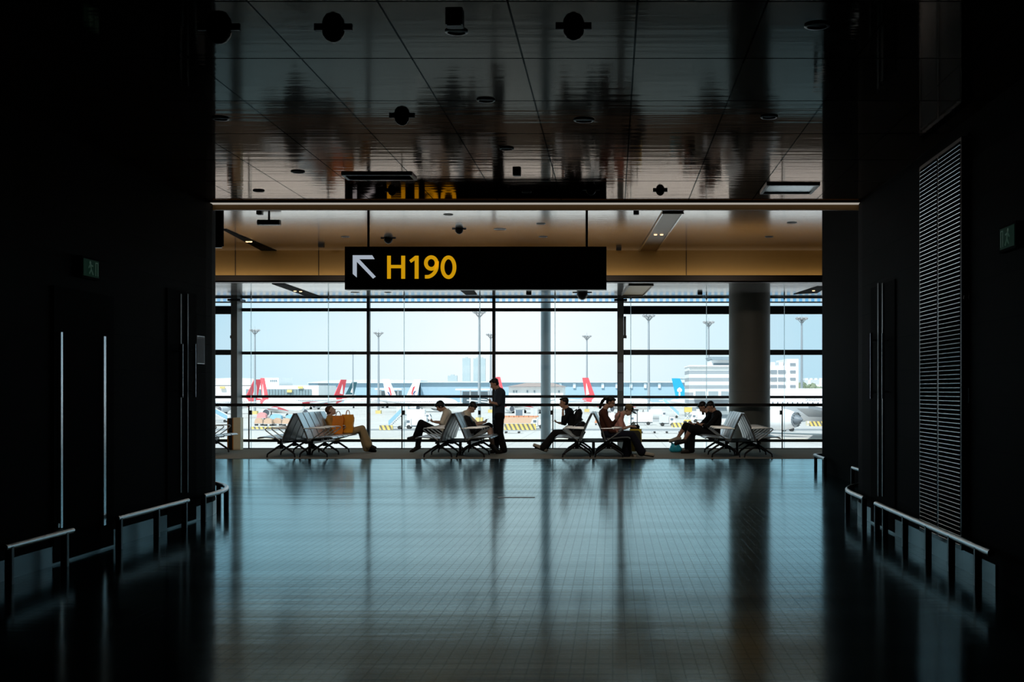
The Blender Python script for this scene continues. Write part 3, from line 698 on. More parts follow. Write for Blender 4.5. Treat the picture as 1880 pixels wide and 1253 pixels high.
M['shoe_dark'] = cm('dark shoe', (.02,.017,.015), .5); M['shoe_tan'] = cm('tan shoe', (.50,.46,.39), .65); M['shoe_white'] = cm('off white shoe', (.55,.52,.48), .6); M['sole'] = cm('dark sole', (.02,.017,.015), .7)
M['cap'] = cm('khaki cap', (.20,.14,.07)); M['phone'] = mat('phone black', (.01,.01,.012), .25); M['screen'] = mat('phone screen', (.02,.02,.025), .1)

def frame_m(f, up=Vector((0,0,1))):
    f = Vector(f).normalized(); s_ = f.cross(up)
    s_ = s_.normalized() if s_.length > 1e-4 else Vector((0,1,0)); u = s_.cross(f).normalized()
    return Matrix((f, -s_, u)).transposed()       # local x=f, y=left, z=up
def hand(mb, wrist, d, palm, side, curl=.5, s_=1.0):
    """palm + five fingers; d = pointing direction, palm = direction the palm faces, side = +1 thumb on the d x palm side"""
    d = Vector(d).normalized(); palm = (Vector(palm) - d*Vector(palm).dot(d)).normalized(); w = d.cross(palm)*side
    wrist = Vector(wrist); L = [.066,.074,.069,.055]
    base = wrist + d*.015
    for k in range(4):
        kn = wrist + d*(.085-.004*abs(k-1))*s_ + w*(.030-.021*k)*s_
        mb.cap(base + w*(.016-.011*k), kn, .014*s_, .0115*s_)
        a1 = (d*math.cos(curl) + palm*math.sin(curl)).normalized(); a2 = (d*math.cos(curl*2.2) + palm*math.sin(curl*2.2)).normalized()
        m1 = kn + a1*L[k]*.55*s_; mb.cap(kn, m1, .010*s_, .009*s_); mb.cap(m1, m1 + a2*L[k]*.5*s_, .009*s_, .0075*s_)
    tb = wrist + d*.03*s_ + w*.024*s_; t1 = tb + (w*.7 + d*.7 + palm*.25).normalized()*.036*s_
    mb.cap(base, tb, .014*s_, .012*s_); mb.cap(tb, t1, .012*s_, .010*s_); mb.cap(t1, t1 + (d*.85 + palm*.5 + w*.15).normalized()*.032*s_, .010*s_, .008*s_)
HEADR = 1.0
def person(label, y, head, fdir, neck, shl, hip, arms, legs, cl, sh_w=.18, hip_w=.10, scale=1.0, twist=0.0, hair='short', clname=('shirt','trousers'), sleeves=.55, trouser_len=1.0, fat=1.0, hold=True, cat='person'):
    """all joints as (px, py[, dy]) seen at depth y; arms/legs: {'n': near side, 'f': far side}"""
    def J(p): return W(p[0], p[1], y + (p[2] if len(p) > 2 else 0))
    H, N_, Sc, Hp = J(head), J(neck), J(shl), J(hip)
    side = Vector((math.sin(twist), math.cos(twist), 0))      # towards the far shoulder
    base = Vector((Hp.x, y, 0)); t = thing('person', label, cat, base, group='people waiting at the gate')
    Sn, Sf = Sc - side*sh_w, Sc + side*sh_w; Hn, Hf = Hp - side*hip_w, Hp + side*hip_w
    body, shirt, trou = MB(), MB(), MB()
    f = Vector(fdir).normalized(); fm = frame_m(f); k = scale
    # head
    def hp(x, yy, z): return H + fm @ Vector((x*k, yy*k, z*k))
    body.ell(hp(-.012,0,.028), (.098*k,.077*k,.092*k), fm); body.ell(hp(.03,0,-.045), (.062*k,.058*k,.080*k), fm)
    body.ell(hp(.052,0,-.098), (.026*k,.028*k,.022*k), fm)
    body.cap(hp(.078,0,.012), hp(.105,0,-.034), .010*k, .015*k)
    body.cap(hp(.088,-.018,-.068), hp(.088,.018,-.068), .009*k); body.cap(hp(.086,-.016,-.079), hp(.086,.016,-.079), .009*k)
    for sy in (-1,1): body.ell(hp(-.008,sy*.080,-.012), (.020*k,.010*k,.032*k), fm); body.ell(hp(.070,sy*.032,.024),(.022*k,.026*k,.010*k), fm)
    body.cap(hp(-.03,0,-.055), N_, .056*k, .060*k)
    ch = Sc.lerp(Hp, .35); up_t = (Sc - Hp).normalized()
    # torso
    def torso(mb, e, low=1.0):
        mb.cap(N_ + (Sc-N_)*.3, Sc, .07*k+e*.4, .10*k*fat+e)
        mb.cap(Sn + side*.03, Sf - side*.03, .070*k+e, .070*k+e)
        a = Sc.lerp(Hp, .30); b_ = Sc.lerp(Hp, .72)
        for s_ in (-1, 1):
            mb.cap(Sc + side*s_*(sh_w-.075), a + side*s_*.075, .085*k*fat+e, .100*k*fat+e)
            mb.cap(a + side*s_*.075, b_ + side*s_*.06, .100*k*fat+e, .098*k*fat+e)
            mb.cap(b_ + side*s_*.06, Hp + side*s_*.07, .098*k*fat+e, .108*k*fat+e*low)
    torso(body, 0); torso(shirt, .014)
    eps = []
    for key, S0, sd_ in (('n', Sn, -1), ('f', Sf, 1)):
        if key not in arms: continue
        E, Wr = J(arms[key][0]), J(arms[key][1])
        body.cap(S0, E, .046*k, .037*k); body.cap(E, Wr, .038*k, .027*k)
        d = (J(arms[key][2]) - Wr) if len(arms[key]) > 2 else (Wr - E); pal = Vector(arms[key][3]) if len(arms[key]) > 3 else Vector((0,0,-1))
        hand(body, Wr, d, pal, sd_, arms[key][4] if len(arms[key]) > 4 else .6, k)
        sl = sleeves
        if sl <= .6: shirt.cap(S0, S0.lerp(E, sl/.6), .062*k, .058*k)
        else: shirt.cap(S0, E, .060*k, .052*k); shirt.cap(E, E.lerp(Wr, min((sl-.6)/.4, .95)), .052*k, .040*k)
        eps.append(Wr)
    trou.cap(Hn, Hf, .118*k*fat, .118*k*fat); trou.cap(Hp, Sc.lerp(Hp,.78), .115*k*fat, .105*k*fat)
    shoes = []
    for key, H0 in (('n', Hn), ('f', Hf)):
        if key not in legs: continue
        K, A, T = J(legs[key][0]), J(legs[key][1]), J(legs[key][2])
        body.cap(H0, K, .085*k*fat, .058*k); body.cap(K, K.lerp(A,.35), .058*k, .058*k); body.cap(K.lerp(A,.35), A, .058*k, .037*k)
        ft = (T - A); fl = ft.length; fd = ft.normalized(); up = Vector((0,0,1)); 
        heel = A - fd*.045*k + Vector((0,0,-.035*k)); body.cap(A, heel, .036*k, .034*k); body.cap(heel, T, .034*k, .024*k); body.cap(A, A.lerp(T,.6), .034*k, .028*k)
        sh_ = MB(); sh_.cap(A.lerp(heel,.3), heel, .044*k, .045*k); sh_.cap(heel, T - fd*.005, .047*k, .040*k); sh_.cap(A.lerp(heel,.25), A.lerp(T,.7), .043*k, .036*k)
        so = MB(); dn = Vector((0,0,-1)); dn = (dn - fd*dn.dot(fd)).normalized(); so.cap(heel + dn*.036*k, T + dn*.026*k + fd*.012, .020*k, .019*k); so.cap(heel + dn*.034*k + Vector((0,.02,0)), T + dn*.022*k + Vector((0,.02,0)), .016*k, .014*k); so.cap(heel + dn*.034*k - Vector((0,.02,0)), T + dn*.022*k - Vector((0,.02,0)), .016*k, .014*k)
        shoes.append((sh_, so))
        w1 = legs[key][3] if len(legs[key]) > 3 else .075
        trou.cap(H0, K, .103*k*fat, .078*k)
        tl = legs[key][4] if len(legs[key]) > 4 else trouser_len
        if tl > .55: trou.cap(K, K.lerp(A, (tl-.5)*2), .078*k, w1*k)
    off = -base
    bo = remesh(body.shift(off), 'body', M[cl.get('skin','skin')], t, .0085, 4)
    remesh(shirt.shift(off), clname[0], M[cl['top']], t, .012, 5)
    remesh(trou.shift(off), clname[1], M[cl['bottom']], t, .012, 5)
    for sh_, so in shoes:
        s1 = remesh(sh_.shift(off), 'shoe', M[cl['shoe']], t, .009, 3); remesh(so.shift(off), 'sole', M[cl.get('sole','sole')], s1, .008, 2)
    hb = MB(); 
    if hair:
        hb.ell(hp(-.030,0,.048), (.096*k,.087*k,.088*k), fm); hb.ell(hp(-.045,0,.0), (.068*k,.082*k,.082*k), fm); hb.ell(hp(.035,0,.088),(.058*k,.065*k,.030*k), fm)
        if hair == 'mop': hb.ell(hp(.040,0,.07),(.068*k,.080*k,.050*k), fm); hb.ell(hp(-.03,0,.02),(.10*k,.096*k,.09*k), fm)
        if hair == 'pony':
            hb.ell(hp(-.035,0,.045),(.100*k,.092*k,.092*k),fm)
            hb.cap(hp(-.12,0,.035), hp(-.155,0,.02), .030*k, .045*k)
            for a, b_ in (((-.155,.02),(-.185,-.06)),((-.185,-.06),(-.19,-.15)),((-.19,-.15),(-.175,-.22))):
                hb.cap(hp(a[0],0,a[1]), hp(b_[0],0,b_[1]), .040*k, .030*k)
        ho = remesh(hb.shift(off), 'hair', M[cl.get('hair','hair')], t, .009, 3)
    for sy in (-1, 1):
        MB().ell(hp(.077,sy*.031,.010), (.012*k,.014*k,.009*k), fm, 10, 6).shift(off).build('eye', M['eye'], t, True)
    return t, base, hp, fm, eps
def phone(label, c, d, nrm):
    d = Vector(d).normalized(); nrm = Vector(nrm); nrm = (nrm - d*nrm.dot(d)).normalized(); s_ = d.cross(nrm)
    m = Matrix((s_, d, nrm)).transposed(); o = thing('phone', label, 'phone', c)
    MB().rbox((0,0,0), (.078,.16,.010), .01, m).build('casing', M['phone'], o); MB().cbox(nrm*.0055, (.07,.148,.001), m).build('screen', M['screen'], o); return o

# standing man with phone
P4y = 30.4
person('man in dark blue T-shirt standing in black trousers, looking down at a phone', P4y, (907.5,705.5), (-.80,-.18,-.42), (914.5,714.5), (918,722), (915.5,765),
       {'n':[(915,742.5,-.22),(902.5,740,-.28),(897.0,736.5,-.22),(.25,1,.45),.7],'f':[(914,741,.20),(903,739.5,-.02),(898,736.8,-.08),(.35,-.6,.7),.7]},
       {'n':[(918,796,-.13),(925,826,-.14),(912,831.5,-.22),.085],'f':[(912,796,.10),(909.5,825.5,.10),(898,831,.02),.085]},
       dict(top='cl_navy', bottom='cl_black', shoe='shoe_dark'), twist=-.25, clname=('shirt','trousers'), sh_w=.20, fat=1.12)
phone('phone held up by the standing man', W(896.5,734.5,P4y-.20), (-.8,0,.55), (.5,-.2,.8))
# person reclining with orange bags
y1 = 30.85
person('person in mustard top leaning back asleep with orange bags on the lap', y1, (607.5,754.5), (.86,-.05,.50), (604.5,765), (607,771.5), (615,801),
       {'n':[(612,788,-.24),(628,794,-.16),(636,795,-.12),(0,0,-1),.3],'f':[(613,788,.24),(630,793,.14),(637,793,.08),(0,0,-1),.3]},
       {'n':[(665,787,-.10),(676,816,-.02),(689,823,-.02),.10],'f':[(662,789,.10),(673,823,.14),(689,828.5,.14),.095]},
       dict(top='cl_mustard', bottom='cl_tan', shoe='shoe_dark', hair='hair_brown', skin='skin_pale'), sleeves=.9, clname=('blouse','trousers'))
# left-facing person in cream shirt
y2 = 30.85
person('dark-haired person in cream T-shirt facing left with legs crossed, looking at a phone', y2, (808,746.5), (-.80,-.12,-.55), (817,753.5), (821,760), (811,797),
       {'n':[(811,777,-.24),(798.5,775.5,-.16),(792,775,-.12),(0,.3,1),.7],'f':[(811,776,.24),(799,774.5,.02),(793,774,-.03),(0,-.3,1),.7]},
       {'n':[(773,776.5,-.10),(762.5,802,-.05),(749.5,806,-.05),.065],'f':[(772,786,.10),(767,820,.12),(754.5,829.5,.12),.065]},
       dict(top='cl_cream', bottom='cl_black', shoe='shoe_dark'), hair='mop')
phone('phone in the hands of the left-facing person in cream', W(790.5,773,y2-.08), (-.8,0,.45), (.4,0,.9))
# right-facing man with head bowed
y3 = 30.3
person('man in cream T-shirt and dark shorts, head bowed over a phone', y3, (867.5,748.5), (.52,-.42,-.74), (860.5,756), (856,763), (862,799),
       {'n':[(871,782,-.24),(886,777.5,-.18),(892,776,-.14),(0,.4,1),.7],'f':[(874,778,.22),(887,775.5,.05),(893,774.5,.0),(0,-.4,1),.7]},
       {'n':[(897,782,-.12),(903.5,818,-.12),(911.5,829,-.16),.075],'f':[(899,783,.12),(905.5,818,.12),(914,828,.10),.075]},
       dict(top='cl_cream', bottom='cl_black', shoe='shoe_dark', skin='skin_pale'), trouser_len=.55, clname=('shirt','shorts'), fat=1.1)
phone('phone in the lap of the bowed man in cream', W(891,772.5,y3-.06), (.7,0,.35), (-.3,0,.9))
# left-facing person with backpack
y5 = 30.3
person('person in black jacket facing left, legs stretched out, chin on hand', y5, (1035,740), (-.93,-.20,-.12), (1041,751), (1045,757.5), (1056,796),
       {'n':[(1034,775,-.20),(1033.5,757,-.12),(1033.5,752,-.10),(.4,.4,.3),.9],'f':[(1037,778,.22),(1026,777,.10),(1020,775.5,.05),(0,-.3,1),.6]},
       {'n':[(1018,796,-.10),(997,822,-.12),(981,817.5,-.12),.085],'f':[(1019,795,.10),(1000,823,.08),(984,820,.08),.085]},
       dict(top='cl_black', bottom='cl_charcoal', shoe='shoe_tan'), sleeves=.8, clname=('jacket','trousers'), fat=.95)
phone('phone held low by the backpack wearer', W(1019,774,y5+.06), (-.9,0,.25), (.2,0,.95))
# ponytailed woman
y6 = 28.75
tw, tb, thp, tfm, te = person('woman with black ponytail in dark brown top and wide dark trousers, seated', y6, (1121.5,739), (.80,-.30,-.42), (1110,752), (1108,760), (1113.5,798),
       {'n':[(1121,791,-.22),(1138,795,-.12),(1146,796,-.08),(0,0,-1),.4],'f':[(1124,781,.24),(1137,764,.12),(1139,757,.08),(-.6,-.2,.2),.8]},
       {'n':[(1161,799,-.12),(1178,830,-.14),(1199,836,-.16),.10],'f':[(1152,803,.12),(1150,833,.10),(1166,839,.06),.12]},
       dict(top='cl_brown', bottom='cl_indigo', shoe='shoe_tan'), hair='pony', sleeves=.8, clname=('top','trousers'))
# person with cap
y7 = 29.8
tp, pb, php, pfm, pe = person('person in pink top and khaki cap bent forward, seated beyond the ponytailed woman', y7, (1154,753.5), (.72,-.35,-.58), (1143,760), (1137,766), (1135,799),
       {'n':[(1141,788,-.22),(1155,784,-.14),(1162,783,-.1),(0,0,-1),.5],'f':[(1146,787,.22),(1158,783,.10),(1165,782,.06),(0,0,-1),.5]},
       {'n':[(1170,797,-.12),(1172,824,-.12),(1186,832,-.12),.08],'f':[(1169,797,.12),(1172,824,.12),(1185,831,.12),.08]},
       dict(top='cl_pink', bottom='cl_green', shoe='shoe_dark', skin='skin_pale'), clname=('top','trousers'))
cb = MB(); cb.ell(php(-.02,0,.06), (.108,.098,.085), pfm); cap_o = remesh(cb.shift(-pb), 'cap', M['cap'], tp, .009, 3)
br = MB(); br.ell(php(.13,0,.045), (.085,.075,.012), pfm); br.shift(-pb).build('peak', M['blackplastic'], cap_o, True)
# two people in black on the right
y8 = 30.3
person('person in black hoodie facing left, nearer of the pair by the column', y8, (1304.5,747.5), (-.72,-.25,-.60), (1312,756.5), (1316,763), (1312,798),
       {'n':[(1300,783,-.24),(1287,780.5,-.16),(1280,780,-.10),(0,.3,1),.6],'f':[(1301,781,.22),(1288,779.5,.06),(1281,779,.0),(0,-.3,1),.6]},
       {'n':[(1270,785.5,-.12),(1256.5,808,-.08),(1240,815,-.08),.07],'f':[(1271,792,.10),(1269,826,.10),(1252,831,.06),.085,1.0]},
       dict(top='cl_black', bottom='cl_black', shoe='shoe_dark'), trouser_len=.62, sleeves=.85, clname=('hoodie','trousers'), fat=1.12)
y9 = 30.88
person('person in black with tan shoe raised, farther of the pair by the column', y9, (1290,748), (-.72,-.15,-.62), (1299,757.5), (1304,764), (1304,798),
       {'n':[(1286,782,-.22),(1274,780,-.12),(1268,779,-.08),(0,.3,1),.6],'f':[(1287,781,.22),(1275,779,.06),(1268,778,.0),(0,-.3,1),.6]},
       {'n':[(1259,781.5,-.10),(1244.5,804,-.06),(1230,810,-.08),.07],'f':[(1262,788,.12),(1262,824,.14),(1247,830,.12),.08,1.0]},
       dict(top='cl_black', bottom='cl_black', shoe='shoe_tan'), trouser_len=.62, sleeves=.85, clname=('hoodie','trousers'))

# ------------------------------------------------------------------ bags
M['bag_orange'] = mat('orange fabric bag', (.85,.25,.015), .6, 0, .3, .15, 6); M['bag_amber'] = mat('amber fabric bag', (.90,.36,.02), .6, 0, .3, .15, 6)
M['bag_black'] = cm('black nylon', (.012,.012,.014), .6); M['rope'] = mat('white handle cord', (.75,.72,.68), .7); M['yellow'] = mat('yellow suitcase shell', (.85,.68,.08), .4); M['bluebag'] = mat('blue plastic bag', (.05,.58,.85), .35, 0, .4, .2, 10)
def tote(label, px0, px1, py0, py1, y, dep, m, handle, hm):
    x0, x1, z0, z1 = WX(px0,y), WX(px1,y), WZ(py1,y), WZ(py0,y); c = Vector(((x0+x1)/2, y, z0)); w, h = (x1-x0)/2, z1-z0
    o = thing('tote_bag', label, 'bag', c)
    mb = MB(); n = 5; rows = []
    for k in range(n+1):
        q = k/n; ww = w*(.86+.2*math.sin(q*2.2)*.7); dd = dep*(1-.75*q*q)*.5 + .008; j = .012*math.sin(k*2.1)
        rows.append([(-ww+j,-dd,h*q),(-ww*.4,-dd*1.15,h*q+.006*math.sin(k)),(ww*.45,-dd*1.1,h*q),(ww+j,-dd,h*q),(ww+j,dd,h*q),(0,dd*1.1,h*q),(-ww+j,dd,h*q)])
    vs = [p for r_ in rows for p in r_]; L = 7
    fs = [(r_*L+i, r_*L+(i+1)%L, (r_+1)*L+(i+1)%L, (r_+1)*L+i) for r_ in range(n) for i in range(L)] + [tuple(range(L))[::-1], tuple(n*L+i for i in range(L))]
    mb.add(vs, fs).build('bag_body', m, o, True)
    for dy in (-.012, .012):
        MB().tube([(w*handle*math.cos(R(a)), dy*(1+a/90), h-.02+.12*math.sin(R(a))) for a in range(0,181,15)], .007, 6).build('handle', hm, o, True)
    return o
tote('orange tote bag with white cord handles on the reclining person\'s lap, left one', 611, 631, 763.5, 797, 30.62, .14, M['bag_orange'], .45, M['rope'])
tote('amber tote bag on the reclining person\'s lap, right one nearer the knees', 628, 649.5, 761.5, 795, 30.72, .14, M['bag_amber'], .3, M['bag_amber'])
def backpack(label, px, py, y, w, d, h, tilt, m):
    c = W(px, py, y); o = thing('backpack', label, 'backpack', c); r_ = Matrix.Rotation(tilt, 3, 'Y')
    def T(mb): return mb.xf(r_)
    a = MB(); a.ell((0,0,0),(d/2*1.0,w/2,h/2)); a.rbox((0,0,-h*.06),(d*.86,w*.9,h*.8),.06); remesh(T(a), 'pack', m, o, .012, 5)
    b_ = MB(); b_.rbox((d*.42,0,-h*.16),(d*.35,w*.62,h*.42),.04); remesh(T(b_), 'front_pocket', m, o, .011, 4)
    T(MB().tube([(-d*.2,-.03,h*.48),(-d*.2,-.03,h*.56),(-d*.2,.03,h*.56),(-d*.2,.03,h*.48)],.01,6)).build('grab_handle', m, o, True)
    for sy in (-1,1): T(MB().tube([(-d*.35,sy*w*.28,h*.4),(-d*.62,sy*w*.3,h*.25),(-d*.62,sy*w*.3,-h*.1),(-d*.35,sy*w*.3,-h*.35)],.014,6)).build('shoulder_strap', m, o, True)
    return o
backpack('black backpack worn by the left-facing person beside the slim column', 1060, 767, y5, .30, .20, .44, R(18), M['bag_black'])
backpack('black backpack on the seat in front of the bowed man in cream', 860, 780, 29.75, .34, .26, .46, R(-24), M['bag_black'])
backpack('dark bag on the seat nearest the viewer below the black-jacketed person', 1064, 789, 29.72, .34, .26, .42, R(30), M['bag_black'])
# suitcase
ys = 30.25; x = WX(1167,ys); o = thing('suitcase', 'yellow upright suitcase with extended handle beside the person in the khaki cap', 'suitcase', (x, ys, 0))
hw = (1178-1156)/2*ys/F; zt = WZ(788,ys)
MB().rbox((0,0,(zt+.06)/2), (hw*2,.26,zt-.06), .05).build('shell', M['yellow'], o, True)
for k in range(-3, 4): MB().box(k*hw*.25-.008,k*hw*.25+.008,-.135,-.128,.12,zt-.06).build('rib', M['yellow'], o)
for a in (1158.7, 1170): MB().cyl((WX(a,ys)-x,.06,zt-.02),(WX(a,ys)-x,.06,WZ(753,ys)),.009,n=8).build('handle_rod', M['darkmetal'], o, True)
MB().tube([(WX(1157.5,ys)-x,.06,WZ(753,ys)),(WX(1171,ys)-x,.06,WZ(753,ys))],.013,8).build('grip', M['blackplastic'], o, True)
for sx in (-1,1):
    for sy in (-1,1): MB().cyl((sx*hw*.7-.012,sy*.09,.03),(sx*hw*.7+.012,sy*.09,.03),.03,n=12).build('wheel', M['blackplastic'], o, True)
o = thing('handbag', 'small dark handbag resting on top of the yellow suitcase', 'bag', (x-.02, ys, zt))
h_ = MB(); h_.ell((0,-.02,.05),(.12,.08,.055)); h_.rbox((0,-.02,.035),(.22,.13,.07),.04); remesh(h_, 'bag_body', M['bag_black'], o, .01, 3)
MB().tube([(-.08,-.02,.09),(-.06,-.02,.13),(.04,-.02,.14),(.08,-.02,.09)],.008,6).build('strap', M['cl_brown'], o, True)
yb = 30.9; x = WX(1240,yb); o = thing('plastic_bag', 'bright blue plastic bag on the carpet under the raised shoes', 'bag', (x, yb, 0))
p_ = MB(); p_.ell((0,0,.11),(.13,.10,.11)); p_.ell((.05,0,.08),(.11,.09,.08)); p_.ell((-.06,.0,.07),(.09,.08,.07)); p_.cap((-.05,0,.16),(-.09,0,.23),.05,.02); p_.cap((.05,0,.15),(.08,.02,.2),.05,.02)
remesh(p_, 'bag_body', M['bluebag'], o, .012, 2)
MB().tube([(-.09,0,.21),(-.08,0,.27),(-.02,0,.25),(.0,0,.19)],.008,6).build('handle', M['bluebag'], o, True)
#PART3
# ------------------------------------------------------------------ outside
def em(n, c, r=.6): return mat(n, c, r, 0, .3, .04, .3)
def apron_mat():
    m = mat('apron concrete', (.54,.52,.50), .8, 0, .2, .12, .03); n = m.node_tree.nodes; l = m.node_tree.links; b = n['Principled BSDF']
    tc, sp = coords(m); a = nmath(m, 'MAXIMUM', near_line(m, sp.outputs['X'], 0, 7.5, .12), near_line(m, sp.outputs['Y'], 0, 7.5, .3))
    base = b.inputs['Base Color'].links[0].from_socket; l.new(mixcol(m, a, base, (.36,.35,.34)), b.inputs['Base Color']); return m
struct('ground', MB().add([(-1500,36,GZ),(1500,36,GZ),(2600,6000,GZ),(-2600,6000,GZ)], [(0,1,2,3)]), apron_mat())
mb = MB()
for y0, y1, x0, x1 in ((205,232,-90,60),(300,318,-120,80),(345,352,-140,90)): mb.box(x0,x1,y0,y1,GZ,GZ+.02)
struct('apron_strip', MB().box(-120,70,258,270,GZ,GZ+.02), em('apron asphalt', (.26,.27,.28)))
struct('apron_line', MB().box(-120,70,214,214.5,GZ,GZ+.025), em('faded taxi line', (.62,.50,.25)))
W_ = {}
W_['white'] = em('aircraft white', (.86,.86,.86), .35); W_['red'] = em('tail red', (.72,.09,.11), .45); W_['belly'] = em('aircraft grey', (.55,.57,.59), .4)
W_['engine'] = em('engine grey', (.60,.62,.64), .35); W_['dark'] = em('intake dark', (.10,.11,.13)); W_['blue'] = em('tail blue', (.02,.32,.58), .45); W_['teal'] = em('tail teal', (.02,.075,.095))
W_['slate'] = em('exhaust metal', (.20,.23,.26), .4); W_['navy'] = em('emblem navy', (.05,.08,.22)); W_['pinkpetal'] = em('emblem pink', (.85,.42,.40)); W_['window'] = em('cabin window', (.10,.12,.15), .2)
W_['tyre'] = em('tyre', (.03,.03,.03)); W_['text'] = em('fuselage letters', (.30,.31,.34)); W_['flap'] = em('wing grey', (.42,.44,.46), .4)
def airplane(label, P, rz, L, D, Ht, tailmat, stripe=None, emblem=None, span=None, eng=(1.1, 4.2), far=False, group=None):
    """local +x = nose; origin on the ground below the middle; P = ground point under the fin tip"""
    hf = D*.5 + 1.35*D/3.9; span = span or L*.9; tip = Vector((-L/2+1.6, 0, 0)); c, s_ = math.cos(rz), math.sin(rz)
    o = thing('airplane', label, 'airplane', (P[0] - tip.x*c, P[1] - tip.x*s_, GZ), rz, group)
    n = 16; prof = []; off = []
    for t, r_, dz in ((-.5,.02,.36),(-.47,.12,.34),(-.40,.30,.22),(-.30,.44,.07),(-.2,.5,0),(.32,.5,0),(.40,.47,-.02),(.45,.38,-.06),(.485,.24,-.11),(.5,.03,-.14)):
        prof.append((t*L, r_*D)); off.append((0,0,dz*D))
    MB().lathe(prof, (0,0,hf), (1,0,0), 20, off).build('fuselage', W_['white'], o, True)
    if tailmat in ('red',): MB().lathe([(t*L, r_*D+.03) for t, r_ in ((-.49,.06),(-.47,.12),(-.40,.30),(-.33,.40),(-.30,.44))], (0,0,hf), (1,0,0), 20, [(0,0,dz*D) for dz in (.35,.34,.22,.115,.07)]).build('tail_cone', W_[tailmat], o, True)
    zf = hf + D*.40
    fin = [(-L/2+1.6+L*.02, zf), (-L/2+1.6+L*.165, zf), (-L/2+1.6+L*.035+.6, Ht), (-L/2+1.6-1.2, Ht)]
    f_ = MB().prism(fin, (0,.17,0), (1,0,0), (0,0,1), .34).build('tail_fin', W_[tailmat], o)
    fh = Ht - zf; fx = -L/2+1.6+L*.05
    if emblem == 'stroke':
        for sy in (-1,1): MB().prism([(fx-.9,zf+fh*.18),(fx+.9,zf+fh*.22),(fx+.5,zf+fh*.36),(fx-.7,zf+fh*.75),(fx-.9,zf+fh*.6)], (0,.19 if sy>0 else -.17,0), (1,0,0), (0,0,1), .02).build('emblem', W_['white'], f_)
    if emblem == 'swallow':
        for sy in (-1,1):
            y_ = .19 if sy > 0 else -.17
            MB().prism([(fx-.2,zf+fh*.62),(fx+.9,zf+fh*.55),(fx+1.7,zf+fh*.22),(fx+1.0,zf+fh*.05),(fx+.9,zf+fh*.26)], (0,y_,0), (1,0,0), (0,0,1), .02).build('emblem', W_['red'], f_)
            MB().prism([(fx-.8,zf+fh*.36),(fx+.3,zf+fh*.32),(fx+.9,zf+fh*.18),(fx-.1,zf+fh*.05),(fx+.35,zf+fh*.18)], (0,y_,0), (1,0,0), (0,0,1), .02).build('emblem', W_['navy'], f_)
    if emblem == 'flower':
        for sy in (-1,1):
            y_ = .20 if sy > 0 else -.20; q = MB()
            for a in (90, 155, 25): q.ell((fx+.2+.55*math.cos(R(a)), y_, zf+fh*.42+.55*math.sin(R(a))), (.5,.03,.55))
            q.ell((fx+.2, y_, zf+fh*.26),(.38,.03,.8)); q.build('emblem', W_['white'], f_, True)
            MB().ell((fx+.2, y_*1.15, zf+fh*.42), (.42,.03,.6)).build('emblem_centre', W_['pinkpetal'], f_, True)
    for sy in (-1, 1):
        MB().add([(x_,y_,z_+dz) for x_,y_,z_ in ((L*.10,sy*D*.35,hf-D*.22),(-L*.10,sy*D*.35,hf-D*.22),(-L*.185,sy*span/2,hf+D*.28),(-L*.145,sy*span/2,hf+D*.28)) for dz in (0,.35)],
                 [(0,2,4,6),(1,7,5,3),(0,1,3,2),(2,3,5,4),(4,5,7,6),(6,7,1,0)]).build('wing', W_['belly'], o)
        MB().add([(x_,y_,z_+dz) for x_,y_,z_ in ((-L*.385,sy*.3,hf+D*.24),(-L*.46,sy*.3,hf+D*.24),(-L*.49,sy*L*.17,hf+D*.34),(-L*.46,sy*L*.17,hf+D*.34)) for dz in (0,.18)],
                 [(0,2,4,6),(1,7,5,3),(0,1,3,2),(2,3,5,4),(4,5,7,6),(6,7,1,0)]).build('stabilizer', W_['white'], o)
        r_ = eng[0]; ez = r_ + .5; ey = sy*span*.165
        e = MB().lathe([(0,r_*.86),(.15,r_),(1.2,r_*1.04),(2.6,r_*.92),(3.4,r_*.72),(3.45,r_*.5),(4.4,r_*.3)], (L*.125,ey,ez), (-1,0,0), 18).build('engine', W_['engine'], o, True)
        MB().lathe([(-.02,r_*.84),(.3,r_*.8)], (L*.125,ey,ez), (-1,0,0), 18).build('intake', W_['dark'], e, True)
        MB().cyl((-.02*L,sy*D*.6,hf*.55),(-.02*L,sy*D*.6,.5),.14).cyl((-.02*L,sy*D*.6-.3,.5),(-.02*L,sy*D*.6+.3,.5),.5).build('landing_gear', W_['tyre'], o, True)
    MB().cyl((L*.38,0,hf*.6),(L*.38,0,.4),.1).cyl((L*.38,-.25,.4),(L*.38,.25,.4),.38).build('landing_gear', W_['tyre'], o, True)
    wn = MB()
    for k in range(int(L*.6/.9)):
        x_ = -L*.27 + k*.9
        for sy in (-1,1): wn.cbox((x_, sy*D*.488, hf+D*.12), (.28,.06,.42))
    w_ = wn.build('cabin_windows', W_['window'], o); w_['kind'] = 'stuff'
    for sy in (-1,1):
        MB().add([(L*.482,sy*D*.13,hf+D*.02),(L*.455,sy*D*.33,hf+D*.06),(L*.44,sy*D*.34,hf+D*.17),(L*.465,sy*D*.14,hf+D*.13)], [(0,1,2,3)]).build('cockpit_window', W_['window'], o)
    if stripe:
        for sy in (-1,1):
            q = MB(); N = 14; pts = []
            for k in range(N+1):
                t = k/N; x_ = -L*.22 + t*L*.55; a = -.62 + .42*math.sin(t*math.pi); w2 = .05 + .16*math.sin(t*math.pi)
                for da in (-w2, w2): aa = a + da; pts.append((x_, sy*(D*.5+.03)*math.cos(aa), hf + (D*.5+.03)*math.sin(aa)))
            q.add(pts, [(2*k,2*k+1,2*k+3,2*k+2) for k in range(N)]).build('swoosh', W_[stripe], o, True)
    return o
def tailpoint(px, y): return (WX(px,y), y)
HT = lambda py, y: WZ(py, y) - GZ
